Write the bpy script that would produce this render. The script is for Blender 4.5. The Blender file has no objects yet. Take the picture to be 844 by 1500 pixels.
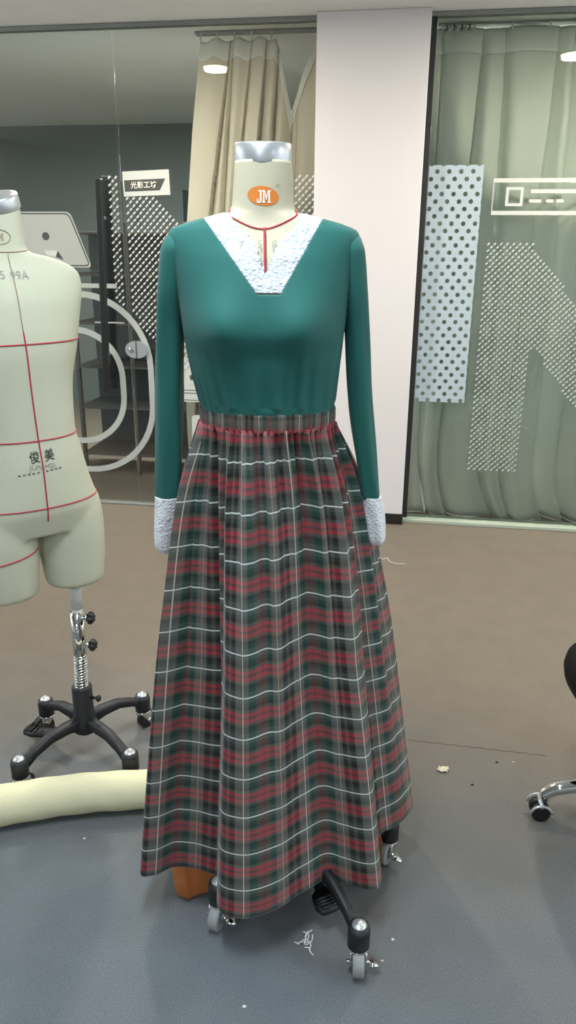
import bpy, bmesh, math, random
from mathutils import Vector, Matrix
from mathutils.bvhtree import BVHTree
random.seed(7)
S = bpy.context.scene
C = S.collection
PI = math.pi

# ------------------------------------------------------------------ camera
FPX, PITCH, CAMH, ROLL = 1106.0, math.radians(19.2), 1.47, math.radians(0.45)
cam = bpy.data.cameras.new('camera'); camo = bpy.data.objects.new('camera', cam); C.objects.link(camo)
RM = Matrix.Rotation(PI/2-PITCH, 3, 'X') @ Matrix.Rotation(ROLL, 3, 'Z')
camo.matrix_world = Matrix.Translation((0, 0, CAMH)) @ RM.to_4x4()
cam.sensor_fit = 'VERTICAL'; cam.sensor_height = 36.0; cam.lens = 36.0*FPX/1500.0
cam.clip_start = 0.02
S.camera = camo

# ------------------------------------------------------------------ world, light, exposure
W = bpy.data.worlds.new('world'); S.world = W; W.use_nodes = True
W.node_tree.nodes['Background'].inputs[0].default_value = (0.8, 0.88, 1.0, 1)
W.node_tree.nodes['Background'].inputs[1].default_value = 1.8
S.view_settings.view_transform = 'Standard'
try: S.view_settings.look = 'None'
except Exception: pass
S.view_settings.gamma = 1.0; S.view_settings.use_curve_mapping = False
S.view_settings.exposure = 0.2

def area(name, loc, size, power, col, rot=(0, 0, 0)):
    l = bpy.data.lights.new(name, 'AREA'); l.shape = 'RECTANGLE'; l.size, l.size_y = size; l.energy = power; l.color = col
    o = bpy.data.objects.new(name, l); o.location = loc; o.rotation_euler = rot; C.objects.link(o); return o
COOL = (0.84, 0.93, 1.0); WARM = (1.0, 0.90, 0.76)
# ceiling LED panels of the workroom (fixtures stand round them further down)
PANELS = [(-0.25, 1.0), (2.75, 1.0), (-0.75, -1.6), (2.9, -1.6), (-1.25, -4.2), (-3.75, 2.4)]
for px_, py_ in PANELS: area('ceiling_panel_light', (px_, py_, 2.497), (0.28, 0.9), 27, COOL)
DOWN = [(-0.75, 3.35), (1.33, 3.12), (1.71, -5.44), (-2.83, 3.58), (3.40, 2.89)]
for px_, py_ in DOWN:
    l = bpy.data.lights.new('downlight', 'AREA'); l.shape = 'DISK'; l.size = 0.13; l.energy = 23.0; l.color = WARM
    o = bpy.data.objects.new('downlight', l); o.location = (px_, py_, 2.499); C.objects.link(o)
# unseen side windows, added for fill light: portals in the two openings
FILLWIN = [(-4.25, .9, 3.6, .85, 2.35), (4.85, -2.2, 3.4, .85, 2.35)]
for wx_, y0_, y1_, z0_, z1_ in FILLWIN:
    o = area('fill_window_portal', (wx_, (y0_+y1_)/2, (z0_+z1_)/2), (z1_-z0_, y1_-y0_), 1, (1, 1, 1), (0, -PI/2 if wx_ < 0 else PI/2, 0)); o.data.cycles.is_portal = True
# lamps added behind the glass to brighten the back room and curtains
area('back_fill_light', (-0.9, 5.4, 2.45), (0.6, 0.6), 85, (0.95, 1.0, 0.95))
area('back_fill_light', (1.75, 6.0, 2.45), (0.9, 0.6), 330, (0.97, 1.0, 0.96))

# ------------------------------------------------------------------ helpers: rays of the survey
def ray(px, py): return RM @ Vector(((px-422)/FPX, -(py-750)/FPX, -1.0))
CAMP = Vector((0, 0, CAMH))
def atz(px, py, z):
    d = ray(px, py); return CAMP + d*((z-CAMH)/d.z)
def aty(px, py, y):
    d = ray(px, py); return CAMP + d*(y/d.y)
def pix(p):
    v = RM.transposed() @ (Vector(p)-CAMP); return 422+FPX*v.x/-v.z, 750-FPX*v.y/-v.z
# glass front: s along it, h up, d towards the workroom
AL = math.atan(-0.15); WT = Vector((math.cos(AL), math.sin(AL), 0)); WN = Vector((math.sin(AL), -math.cos(AL), 0)); W0 = Vector((0, 4.21, 0))
def Wp(s, h, d=0.0): return W0 + WT*s + WN*d + Vector((0, 0, h))
def onwall(px, py, d=0.0):
    r = ray(px, py); o = W0 + WN*d - CAMP
    p = CAMP + r*(o.dot(WN)/r.dot(WN)) - W0
    return p.dot(WT), p.z

# ------------------------------------------------------------------ materials
def lin(c): return tuple(((v/255)/12.92 if v/255 <= .04045 else ((v/255+.055)/1.055)**2.4) for v in c)+(1.0,)
def M(name, rgb, rough=0.6, metal=0.0, bump=0.0, bscale=200, var=0.0, vscale=8, sheen=0.0, spec=0.5, emit=None, estr=0, alpha=1.0, trans=0.0):
    m = bpy.data.materials.new(name); m.use_nodes = True; nt = m.node_tree; b = nt.nodes['Principled BSDF']
    b.inputs['Base Color'].default_value = lin(rgb); b.inputs['Roughness'].default_value = rough; b.inputs['Metallic'].default_value = metal
    b.inputs['Specular IOR Level'].default_value = spec; b.inputs['Sheen Weight'].default_value = sheen; b.inputs['Alpha'].default_value = alpha
    if emit: b.inputs['Emission Color'].default_value = lin(emit); b.inputs['Emission Strength'].default_value = estr
    tc = nt.nodes.new('ShaderNodeTexCoord')
    if var:
        n = nt.nodes.new('ShaderNodeTexNoise'); n.inputs['Scale'].default_value = vscale; n.inputs['Detail'].default_value = 5
        nt.links.new(tc.outputs['Object'], n.inputs['Vector'])
        mx = nt.nodes.new('ShaderNodeMix'); mx.data_type = 'RGBA'; mx.blend_type = 'MIX'
        mx.inputs[6].default_value = lin(tuple(max(0, v*(1-var)) for v in rgb)); mx.inputs[7].default_value = lin(tuple(min(255, v*(1+var)) for v in rgb))
        nt.links.new(n.outputs['Fac'], mx.inputs[0]); nt.links.new(mx.outputs[2], b.inputs['Base Color'])
    if bump:
        n2 = nt.nodes.new('ShaderNodeTexNoise'); n2.inputs['Scale'].default_value = bscale; n2.inputs['Detail'].default_value = 3
        nt.links.new(tc.outputs['Object'], n2.inputs['Vector'])
        bp = nt.nodes.new('ShaderNodeBump'); bp.inputs['Strength'].default_value = bump; bp.inputs['Distance'].default_value = 0.003
        nt.links.new(n2.outputs['Fac'], bp.inputs['Height']); nt.links.new(bp.outputs['Normal'], b.inputs['Normal'])
    return m
m_ceil = M('ceiling_paint', (228, 229, 224), .8, var=.02)
m_wall = M('wall_paint', (226, 226, 222), .8, var=.02)
m_pillar = M('pillar_paint', (233, 229, 230), .55, bump=.03, bscale=60)
m_dark = M('dark_trim', (34, 33, 32), .45)
m_rail = M('grey_aluminium', (150, 154, 148), .5, metal=.3)
m_track = M('pale_green_track', (178, 190, 172), .35)
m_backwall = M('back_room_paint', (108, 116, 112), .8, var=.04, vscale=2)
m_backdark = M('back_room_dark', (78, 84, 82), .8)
m_backfloor = M('back_room_floor', (95, 95, 88), .5, var=.05)
m_cream = M('cream_form_cloth', (198, 191, 164), .75, bump=.12, bscale=900, var=.015)
m_cream2 = M('ivory_form_cloth', (194, 195, 172), .75, bump=.12, bscale=900, var=.015)
m_armcloth = M('pale_yellow_cloth', (226, 222, 184), .8, bump=.25, bscale=60, var=.03)
m_steel = M('brushed_steel', (205, 208, 210), .36, metal=.75)
m_chrome = M('chrome', (225, 226, 224), .08, metal=1.0)
m_clear = M('white_plastic_tube', (222, 224, 220), .3)
m_black = M('black_plastic', (22, 23, 24), .45)
m_blackm = M('black_painted_iron', (30, 32, 35), .5, bump=.1, bscale=120)
m_greywheel = M('grey_rubber', (150, 153, 151), .5)
m_redtape = M('red_seam_tape', (176, 44, 62), .6)
m_print = M('grey_print', (150, 150, 142), .7)
m_blackprint = M('black_print', (36, 36, 34), .7)
m_brownprint = M('faded_brown_print', (150, 128, 104), .7)
m_orangeprint = M('orange_print', (222, 130, 50), .6)
m_whiteprint = M('white_print', (245, 240, 228), .6)
m_teal = M('teal_jersey', (38, 102, 95), .75, sheen=.08, spec=.3, bump=.06, bscale=500)
m_orange = M('orange_bag_paper', (190, 112, 58), .7, bump=.2, bscale=18, var=.05)
m_frost = M('frosted_film', (178, 184, 180), .6)
m_frostw = M('white_frosted_film', (208, 212, 207), .6)
m_bluefilm = M('bluish_perforated_film', (182, 199, 208), .55)
m_plaque = M('grey_frosted_film', (176, 181, 175), .6)
m_line = M('dark_line_film', (72, 78, 74), .6)
m_handle = M('black_handle', (26, 29, 28), .4)
m_shelf = M('shelf_wood', (84, 80, 75), .6)
m_paper = M('scrap_paper', (225, 218, 196), .8)
m_thread = M('white_thread', (225, 226, 224), .8)
m_speck = M('pale_lint', (200, 196, 184), .8)
m_darkspeck = M('dark_lint', (45, 38, 32), .8)
m_seat = M('black_upholstery', (10, 10, 10), .75, bump=.1, spec=.2)
m_panel = M('panel_diffuser', (240, 245, 255), .5, emit=(225, 238, 255), estr=3.0)
m_lamp = M('lamp_diffuser', (255, 250, 235), .5, emit=(255, 244, 205), estr=26.0)
m_lampring = M('lamp_ring', (225, 225, 222), .5)
m_hook = M('white_hook', (205, 210, 203), .5)

def glass_mat(name, tint, refl=1.0):
    m = bpy.data.materials.new(name); m.use_nodes = True; nt = m.node_tree; nt.nodes.clear()
    out = nt.nodes.new('ShaderNodeOutputMaterial'); mix = nt.nodes.new('ShaderNodeMixShader')
    t = nt.nodes.new('ShaderNodeBsdfTransparent'); t.inputs[0].default_value = tint
    g = nt.nodes.new('ShaderNodeBsdfGlossy'); g.inputs['Roughness'].default_value = 0.0; g.inputs[0].default_value = (refl, refl, refl, 1)
    f = nt.nodes.new('ShaderNodeFresnel'); f.inputs[0].default_value = 1.5
    nt.links.new(f.outputs[0], mix.inputs[0]); nt.links.new(t.outputs[0], mix.inputs[1]); nt.links.new(g.outputs[0], mix.inputs[2])
    nt.links.new(mix.outputs[0], out.inputs[0]); return m
m_glass = glass_mat('clear_glass', (0.955, 0.965, 0.958, 1))
m_glassg = glass_mat('green_glass', (0.935, 0.955, 0.94, 1))

def carpet():
    m = bpy.data.materials.new('carpet'); m.use_nodes = True; nt = m.node_tree; b = nt.nodes['Principled BSDF']; L = nt.links.new
    tc = nt.nodes.new('ShaderNodeTexCoord')
    big = nt.nodes.new('ShaderNodeTexNoise'); big.inputs['Scale'].default_value = 1.1; big.inputs['Detail'].default_value = 3
    sm = nt.nodes.new('ShaderNodeTexNoise'); sm.inputs['Scale'].default_value = 260; sm.inputs['Detail'].default_value = 4
    md = nt.nodes.new('ShaderNodeTexNoise'); md.inputs['Scale'].default_value = 9; md.inputs['Detail'].default_value = 6
    for n in (big, sm, md): L(tc.outputs['Object'], n.inputs['Vector'])
    # slate near, taupe further in: cool and warm light painted in, uneven border
    sp = nt.nodes.new('ShaderNodeSeparateXYZ'); L(tc.outputs['Object'], sp.inputs[0])
    ma = nt.nodes.new('ShaderNodeMath'); ma.operation = 'MULTIPLY_ADD'; ma.inputs[1].default_value = 1.5; L(big.outputs['Fac'], ma.inputs[0]); L(sp.outputs['Y'], ma.inputs[2])
    mx_ = nt.nodes.new('ShaderNodeMath'); mx_.operation = 'MULTIPLY_ADD'; mx_.inputs[1].default_value = 0.35; L(sp.outputs['X'], mx_.inputs[0]); L(ma.outputs[0], mx_.inputs[2])
    mr = nt.nodes.new('ShaderNodeMapRange'); mr.inputs[1].default_value = 1.9; mr.inputs[2].default_value = 3.2; L(mx_.outputs[0], mr.inputs[0])
    c1 = nt.nodes.new('ShaderNodeMix'); c1.data_type = 'RGBA'; c1.inputs[6].default_value = lin((102, 109, 114)); c1.inputs[7].default_value = lin((119, 110, 97)); L(mr.outputs[0], c1.inputs[0])
    ov = nt.nodes.new('ShaderNodeMix'); ov.data_type = 'RGBA'; ov.blend_type = 'OVERLAY'; ov.inputs[0].default_value = .55
    L(c1.outputs[2], ov.inputs[6]); L(sm.outputs['Fac'], ov.inputs[7])
    ov2 = nt.nodes.new('ShaderNodeMix'); ov2.data_type = 'RGBA'; ov2.blend_type = 'OVERLAY'; ov2.inputs[0].default_value = .15
    L(ov.outputs[2], ov2.inputs[6]); L(md.outputs['Fac'], ov2.inputs[7])
    L(ov2.outputs[2], b.inputs['Base Color']); b.inputs['Roughness'].default_value = .62; b.inputs['Specular IOR Level'].default_value = .35
    bp = nt.nodes.new('ShaderNodeBump'); bp.inputs['Strength'].default_value = .35; bp.inputs['Distance'].default_value = .003
    L(sm.outputs['Fac'], bp.inputs['Height']); L(bp.outputs[0], b.inputs['Normal']); return m
m_carpet = carpet()

def cloth(name, rgb, rgb2=None):
    m = M(name, rgb, .75, bump=.12, bscale=400, var=.03, vscale=3, sheen=.15); nt = m.node_tree
    out = nt.nodes['Material Output']; b = nt.nodes['Principled BSDF']
    t = nt.nodes.new('ShaderNodeBsdfTranslucent'); t.inputs[0].default_value = lin(rgb); mx = nt.nodes.new('ShaderNodeMixShader'); mx.inputs[0].default_value = .16
    nt.links.new(b.outputs[0], mx.inputs[1]); nt.links.new(t.outputs[0], mx.inputs[2]); nt.links.new(mx.outputs[0], out.inputs[0]); return m
m_curtg = cloth('sage_green_curtain', (212, 217, 208))
m_curtb = cloth('beige_curtain', (218, 210, 190))
m_tape = cloth('pale_header_tape', (234, 240, 234))
m_tapeb = cloth('pale_beige_header_tape', (240, 240, 230))

def lace(name, sheer):
    m = M(name, (216, 221, 228) if sheer else (240, 243, 246), .7); nt = m.node_tree; b = nt.nodes['Principled BSDF']; L = nt.links.new
    tc = nt.nodes.new('ShaderNodeTexCoord')
    v = nt.nodes.new('ShaderNodeTexVoronoi'); v.feature = 'DISTANCE_TO_EDGE'; v.inputs['Scale'].default_value = 130
    n = nt.nodes.new('ShaderNodeTexNoise'); n.inputs['Scale'].default_value = 42; n.inputs['Detail'].default_value = 3; n.inputs['Distortion'].default_value = 1.5
    L(tc.outputs['Object'], v.inputs['Vector']); L(tc.outputs['Object'], n.inputs['Vector'])
    a = nt.nodes.new('ShaderNodeMath'); a.operation = 'ADD'; L(v.outputs['Distance'], a.inputs[0]); L(n.outputs['Fac'], a.inputs[1])
    bp = nt.nodes.new('ShaderNodeBump'); bp.inputs['Strength'].default_value = .7; bp.inputs['Distance'].default_value = .004; L(a.outputs[0], bp.inputs['Height']); L(bp.outputs[0], b.inputs['Normal'])
    if sheer:
        r = nt.nodes.new('ShaderNodeMapRange'); r.inputs[1].default_value = .42; r.inputs[2].default_value = .62; r.inputs[3].default_value = sheer; r.inputs[4].default_value = 1.0
        L(n.outputs['Fac'], r.inputs[0]); L(r.outputs[0], b.inputs['Alpha'])
    return m
m_lace = lace('white_lace', 0.72); m_cuff = lace('white_lace_cuff', 0)

def plaid():
    m = bpy.data.materials.new('tartan_plaid'); m.use_nodes = True; nt = m.node_tree; b = nt.nodes['Principled BSDF']; L = nt.links.new
    uv = nt.nodes.new('ShaderNodeUVMap'); uv.uv_map = 'UVMap'; sp = nt.nodes.new('ShaderNodeSeparateXYZ'); L(uv.outputs[0], sp.inputs[0])
    def fr(src, mul, add=0.0):
        a = nt.nodes.new('ShaderNodeMath'); a.operation = 'MULTIPLY_ADD'; a.inputs[1].default_value = mul; a.inputs[2].default_value = add; L(src, a.inputs[0])
        f = nt.nodes.new('ShaderNodeMath'); f.operation = 'FRACT'; L(a.outputs[0], f.inputs[0]); return f.outputs[0]
    def ramp(src, stops):
        r = nt.nodes.new('ShaderNodeValToRGB'); e = r.color_ramp.elements; r.color_ramp.interpolation = 'LINEAR'
        full = []
        for i, (p, c) in enumerate(stops):
            full.append((p, c))
            nxt = stops[i+1][0] if i+1 < len(stops) else 1.0
            if nxt-.022 > p: full.append((nxt-.022, c))
        while len(e) < len(full): e.new(0.5)
        for i, (p, c) in enumerate(full): e[i].position = p; e[i].color = lin(c)
        L(src, r.inputs[0]); return r.outputs[0]
    g = (74, 84, 78); dg = (34, 52, 45); k = (11, 11, 11); t = (88, 76, 67); rd = (176, 42, 60); rt = (112, 46, 52)
    H = ramp(fr(sp.outputs['Y'], 1.0, 0.0), [(0, g), (.13, dg), (.215, k), (.305, t), (.375, rd), (.47, rt), (.53, rd), (.625, t), (.695, k), (.785, dg), (.87, g)])
    lg = (128, 126, 118); gr = (14, 82, 72); k2 = (14, 14, 13); vr = (140, 52, 58); tp = (98, 90, 80)
    V = ramp(fr(sp.outputs['X'], .5, 0.0), [(0, lg), (.09, gr), (.185, tp), (.265, vr), (.305, tp), (.385, gr), (.475, lg), (.67, k2), (.755, tp), (.805, k2), (.885, lg)])
    mix = nt.nodes.new('ShaderNodeMix'); mix.data_type = 'RGBA'; mix.inputs[0].default_value = .42; L(H, mix.inputs[6]); L(V, mix.inputs[7])
    def line(src, half):      # thin line centred on whole numbers
        a = nt.nodes.new('ShaderNodeMath'); a.operation = 'SUBTRACT'; a.inputs[1].default_value = .5; L(src, a.inputs[0])
        ab = nt.nodes.new('ShaderNodeMath'); ab.operation = 'ABSOLUTE'; L(a.outputs[0], ab.inputs[0])
        g_ = nt.nodes.new('ShaderNodeMath'); g_.operation = 'GREATER_THAN'; g_.inputs[1].default_value = .5-half; L(ab.outputs[0], g_.inputs[0])
        s_ = nt.nodes.new('ShaderNodeMath'); s_.operation = 'MULTIPLY'; s_.inputs[1].default_value = .85; L(g_.outputs[0], s_.inputs[0]); return s_.outputs[0]
    def over(base, fac, col):
        x = nt.nodes.new('ShaderNodeMix'); x.data_type = 'RGBA'; L(fac, x.inputs[0]); L(base, x.inputs[6]); x.inputs[7].default_value = lin(col); return x.outputs[2]
    c = over(mix.outputs[2], line(fr(sp.outputs['X'], .5,   .43), .0055), (176, 160, 128))
    c = over(c, line(fr(sp.outputs['X'], .5, 0), .006), (206, 204, 184))
    c = over(c, line(fr(sp.outputs['Y'], 1.0, 0), .016), (222, 228, 222))
    L(c, b.inputs['Base Color']); b.inputs['Roughness'].default_value = .72; b.inputs['Sheen Weight'].default_value = .12
    tc = nt.nodes.new('ShaderNodeTexCoord'); n = nt.nodes.new('ShaderNodeTexNoise'); n.inputs['Scale'].default_value = 45; n.inputs['Detail'].default_value = 4; L(tc.outputs['Object'], n.inputs['Vector'])
    bp = nt.nodes.new('ShaderNodeBump'); bp.inputs['Strength'].default_value = .12; bp.inputs['Distance'].default_value = .004; L(n.outputs['Fac'], bp.inputs['Height']); L(bp.outputs[0], b.inputs['Normal'])
    return m
m_plaid = plaid()

# ------------------------------------------------------------------ object helpers
def worldloc(o):
    v = Vector((0, 0, 0))
    while o is not None: v = v + o.location; o = o.parent
    return v
def tag(o, label, cat, group=None):
    o['label'] = label; o['category'] = cat
    if group: o['group'] = group
    return o
def thing(name, label, cat, loc, group=None):
    o = bpy.data.objects.new(name, None); o.empty_display_size = .05; C.objects.link(o); o.location = loc
    return tag(o, label, cat, group)
def obj(name, bm, mat, parent=None, smooth=True, label=None, base=None):
    """links a bmesh given in world space as one mesh object"""
    me = bpy.data.meshes.new(name)
    off = worldloc(parent) if parent else (Vector(base) if base is not None else Vector((0, 0, 0)))
    bmesh.ops.translate(bm, verts=bm.verts, vec=-off)
    if smooth:
        for f in bm.faces: f.smooth = True
    bm.normal_update(); bm.to_mesh(me); bm.free()
    me.materials.append(mat)
    o = bpy.data.objects.new(name, me); C.objects.link(o)
    if parent: o.parent = parent
    else: o.location = off
    if label: o['label'] = label
    return o
def struct(name, bm, mat, parent=None, smooth=False):
    o = obj(name, bm, mat, parent, smooth); o['kind'] = 'structure'; return o
def recalc(bm): bmesh.ops.recalc_face_normals(bm, faces=bm.faces); return bm
def NB(): return bmesh.new()
def add_box(bm, x0, x1, y0, y1, z0, z1, bev=0.0, seg=2, fn=None):
    vs = [bm.verts.new((x, y, z)) for z in (z0, z1) for y in (y0, y1) for x in (x0, x1)]
    fs = [bm.faces.new([vs[i] for i in q]) for q in ((0, 2, 3, 1), (4, 5, 7, 6), (0, 1, 5, 4), (2, 6, 7, 3), (0, 4, 6, 2), (1, 3, 7, 5))]
    if bev:
        es = {e for f in fs for e in f.edges}
        r = bmesh.ops.bevel(bm, geom=list(es), offset=bev, segments=seg, profile=.5, affect='EDGES')
        vs = list({v for f in r['faces'] for v in f.verts} | {v for v in vs if v.is_valid})
    if fn:
        for v in vs: v.co = fn(v.co)
    return vs
def wbox(bm, s0, s1, h0, h1, d0, d1, bev=0.0): return add_box(bm, s0, s1, d0, d1, h0, h1, bev, fn=lambda c: Wp(c.x, c.z, c.y))
def add_loft(bm, rings, cap0=True, cap1=True, closed=True):
    R_ = [[bm.verts.new(p) for p in r] for r in rings]
    n = len(R_[0])
    for a, b_ in zip(R_[:-1], R_[1:]):
        for i in range(n if closed else n-1):
            j = (i+1) % n; bm.faces.new((a[i], a[j], b_[j], b_[i]))
    if cap0: bm.faces.new(R_[0][::-1])
    if cap1: bm.faces.new(R_[-1])
    return R_
def frame_of(t):
    t = t.normalized(); u = Vector((0, 0, 1)) if abs(t.z) < .9 else Vector((1, 0, 0))
    a = t.cross(u).normalized(); return a, t.cross(a).normalized()
def add_tube(bm, pts, r, seg=10, caps=True):
    pts = [Vector(p) for p in pts]; rings = []; n = len(pts); a = None
    for i, p in enumerate(pts):
        t = (pts[min(i+1, n-1)]-pts[max(i-1, 0)])
        if a is None: a, b_ = frame_of(t)
        else:
            tt = t.normalized(); a = (a - tt*a.dot(tt)).normalized(); b_ = tt.cross(a)
        rr = r[i] if isinstance(r, (list, tuple)) else r
        rings.append([p + a*(rr*math.cos(2*PI*k/seg)) + b_*(rr*math.sin(2*PI*k/seg)) for k in range(seg)])
    add_loft(bm, rings, caps, caps)
def add_lathe(bm, prof, centre, axis=(0, 0, 1), seg=24):
    axis = Vector(axis).normalized(); a, b_ = frame_of(axis); c = Vector(centre)
    add_loft(bm, [[c + axis*z + a*(r*math.cos(2*PI*k/seg)) + b_*(r*math.sin(2*PI*k/seg)) for k in range(seg)] for r, z in prof])
def catmull(pts, n, closed=False):
    pts = [Vector(p) for p in pts]; N = len(pts); out = []
    segs = N if closed else N-1
    for i in range(segs):
        p1, p2 = pts[i], pts[(i+1) % N]
        p0 = pts[(i-1) % N] if closed or i > 0 else p1*2-p2
        p3 = pts[(i+2) % N] if closed or i+2 < N else p2*2-p1
        for k in range(n):
            t = k/n
            out.append(.5*((2*p1)+(p2-p0)*t+(2*p0-5*p1+4*p2-p3)*t*t+(3*p1-p0-3*p2+p3)*t**3))
    if not closed: out.append(pts[-1])
    return out
def interp(tab, z):
    """tab: rows (z, a, b, ...) in falling z; smooth interpolation"""
    if z >= tab[0][0]: return tab[0][1:]
    if z <= tab[-1][0]: return tab[-1][1:]
    for i in range(len(tab)-1):
        if tab[i][0] >= z >= tab[i+1][0]:
            t = (tab[i][0]-z)/(tab[i][0]-tab[i+1][0]); r0, r1 = tab[i], tab[i+1]
            rm = tab[i-1] if i > 0 else r0; rp = tab[i+2] if i+2 < len(tab) else r1
            res = []
            for k in range(1, len(r0)):
                dz = r0[0]-r1[0]
                s0 = (r1[k]-r0[k])/dz; sa = (r0[k]-rm[k])/(rm[0]-r0[0]) if rm is not r0 else s0; sb = (rp[k]-r1[k])/(r1[0]-rp[0]) if rp is not r1 else s0
                m0 = 0 if sa*s0 <= 0 else 2*sa*s0/(sa+s0); m1 = 0 if sb*s0 <= 0 else 2*sb*s0/(sb+s0)
                h00 = 2*t**3-3*t*t+1; h10 = t**3-2*t*t+t; h01 = -2*t**3+3*t*t; h11 = t**3-t*t
                res.append(h00*r0[k]+h10*m0*dz+h01*r1[k]+h11*m1*dz)
            return res
def selr(a, b, th, n=2.25):
    c, s = math.cos(th), math.sin(th); e = 2/n
    return math.copysign(abs(c)**e, c)*a, math.copysign(abs(s)**e, s)*b
def inpoly(x, y, poly):
    r = False; n = len(poly)
    for i in range(n):
        (x0, y0), (x1, y1) = poly[i], poly[(i+1) % n]
        if (y0 > y) != (y1 > y) and x < (x1-x0)*(y-y0)/(y1-y0)+x0: r = not r
    return r
def text_bm(body, size, bold=0.0):
    """outline of a text in its own plane, as a bmesh (x right, y up), centred"""
    cu = bpy.data.curves.new('lettering', 'FONT'); cu.body = body; cu.size = size; cu.align_x = 'CENTER'; cu.align_y = 'CENTER'; cu.offset = bold; cu.resolution_u = 3
    o = bpy.data.objects.new('lettering', cu); C.objects.link(o)
    bpy.context.view_layer.update()
    dg = bpy.context.evaluated_depsgraph_get(); me = bpy.data.meshes.new_from_object(o.evaluated_get(dg))
    bm = NB(); bm.from_mesh(me)
    bpy.data.objects.remove(o); bpy.data.curves.remove(cu); bpy.data.meshes.remove(me)
    return bm
def merge(dst, src):
    me = bpy.data.meshes.new('tmp'); src.to_mesh(me); src.free(); dst.from_mesh(me); bpy.data.meshes.remove(me)
def thicken(bm, vec):
    r = bmesh.ops.extrude_face_region(bm, geom=list(bm.faces))
    bmesh.ops.translate(bm, verts=[v for v in r['geom'] if isinstance(v, bmesh.types.BMVert)], vec=vec)
    return recalc(bm)
def film(polys, d=0.0062, th=0.0006):
    """flat film shapes on the glass: polys of (s,h)"""
    bm = NB()
    for p in polys: bm.faces.new([bm.verts.new(Wp(s, h, d)) for s, h in p])
    bmesh.ops.triangulate(bm, faces=[f for f in bm.faces if len(f.verts) > 4])
    return thicken(bm, WN*th)
def wpx(pts, d=0.0065): return [onwall(x, y, d) for x, y in pts]
def stroke(path, w, closed=False):
    """quads along a 2D path (s,h)"""
    P = [Vector((p[0], p[1])) for p in path]; n = len(P); L_, R_ = [], []
    for i in range(n):
        a = P[(i-1) % n] if closed or i > 0 else P[i]; b_ = P[(i+1) % n] if closed or i < n-1 else P[i]
        t = (b_-a).normalized(); nn = Vector((-t.y, t.x)); L_.append(P[i]+nn*w/2); R_.append(P[i]-nn*w/2)
    return [[tuple(L_[i]), tuple(L_[(i+1) % n]), tuple(R_[(i+1) % n]), tuple(R_[i])] for i in range(n if closed else n-1)]

# ------------------------------------------------------------------ the room
CEIL = 2.52
bm = NB(); add_box(bm, -4.2, 4.8, -6.6, 8.2, -.08, 0); struct('floor', bm, m_carpet)
bm = NB(); add_box(bm, -4.2, 4.8, -6.6, 8.2, CEIL, CEIL+.08); struct('ceiling', bm, m_ceil)
for nm, x0, x1, (wx_, y0_, y1_, z0_, z1_), wn in (('wall_left', -4.3, -4.2, FILLWIN[0], 'fill_window_4'), ('wall_right', 4.8, 4.9, FILLWIN[1], 'fill_window_5')):  # side walls; both windows are added to let fill light in
    bm = NB(); add_box(bm, x0, x1, -6.6, y0_, 0, CEIL); add_box(bm, x0, x1, y1_, 8.2, 0, CEIL); add_box(bm, x0, x1, y0_, y1_, 0, z0_); add_box(bm, x0, x1, y0_, y1_, z1_, CEIL); struct(nm, bm, m_wall)
    bm = NB()
    for k in range(4):
        yy = y0_+(y1_-y0_)*k/3; add_box(bm, x0+.02, x1-.02, yy-.025, yy+.025, z0_, z1_)
    add_box(bm, x0+.02, x1-.02, y0_, y1_, z0_, z0_+.05); add_box(bm, x0+.02, x1-.02, y0_, y1_, z1_-.05, z1_)
    struct(wn, bm, m_rail)
bm = NB(); add_box(bm, -4.2, 4.8, -6.7, -6.6, 0, CEIL); struct('wall_front', bm, m_wall)
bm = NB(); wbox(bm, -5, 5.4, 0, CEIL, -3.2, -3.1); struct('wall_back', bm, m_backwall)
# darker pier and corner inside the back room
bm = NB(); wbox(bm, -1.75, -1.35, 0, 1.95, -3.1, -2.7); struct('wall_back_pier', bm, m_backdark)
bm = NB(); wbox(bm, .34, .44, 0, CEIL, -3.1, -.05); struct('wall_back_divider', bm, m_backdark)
# painted pillar between the panes
bm = NB(); wbox(bm, .132, .664, 0, CEIL, -.06, .09, .004); struct('wall_pillar', bm, m_pillar)
bm = NB(); wbox(bm, .128, .668, 0, .062, -.06, .097, .002); struct('baseboard_pillar', bm, m_dark)
bm = NB(); wbox(bm, .664, .692, 0, CEIL-.018, -.05, .02, .002); struct('trim_1', bm, m_dark)
# head rail and threshold of the glass front
bm = NB(); wbox(bm, -3.9, .132, CEIL-.018, CEIL, -.03, .03, .003); struct('trim_2', bm, m_rail)
bm = NB(); wbox(bm, .664, 3.6, CEIL-.018, CEIL, -.03, .03, .003); struct('trim_3', bm, m_rail)
bm = NB(); wbox(bm, .668, 3.6, 0, .02, -.05, .055, .003); struct('trim_4', bm, m_track)
bm = NB(); wbox(bm, -3.9, .132, 0, .012, -.03, .025, .003); struct('trim_5', bm, m_rail)

# glass: door, fixed pane, right pane
def pane(name, s0, s1, mat, h0=.014, h1=CEIL-.018):
    bm = NB(); wbox(bm, s0, s1, h0, h1, -.006, .006, .001); return struct(name, bm, mat)
door = pane('door_1', -1.86, -.912, m_glass, .02)
win1 = pane('window_1', -.905, .132, m_glass)
win0 = pane('window_3', -3.9, -1.867, m_glass)
win2 = pane('window_2', .692, 3.6, m_glassg, .022)

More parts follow.
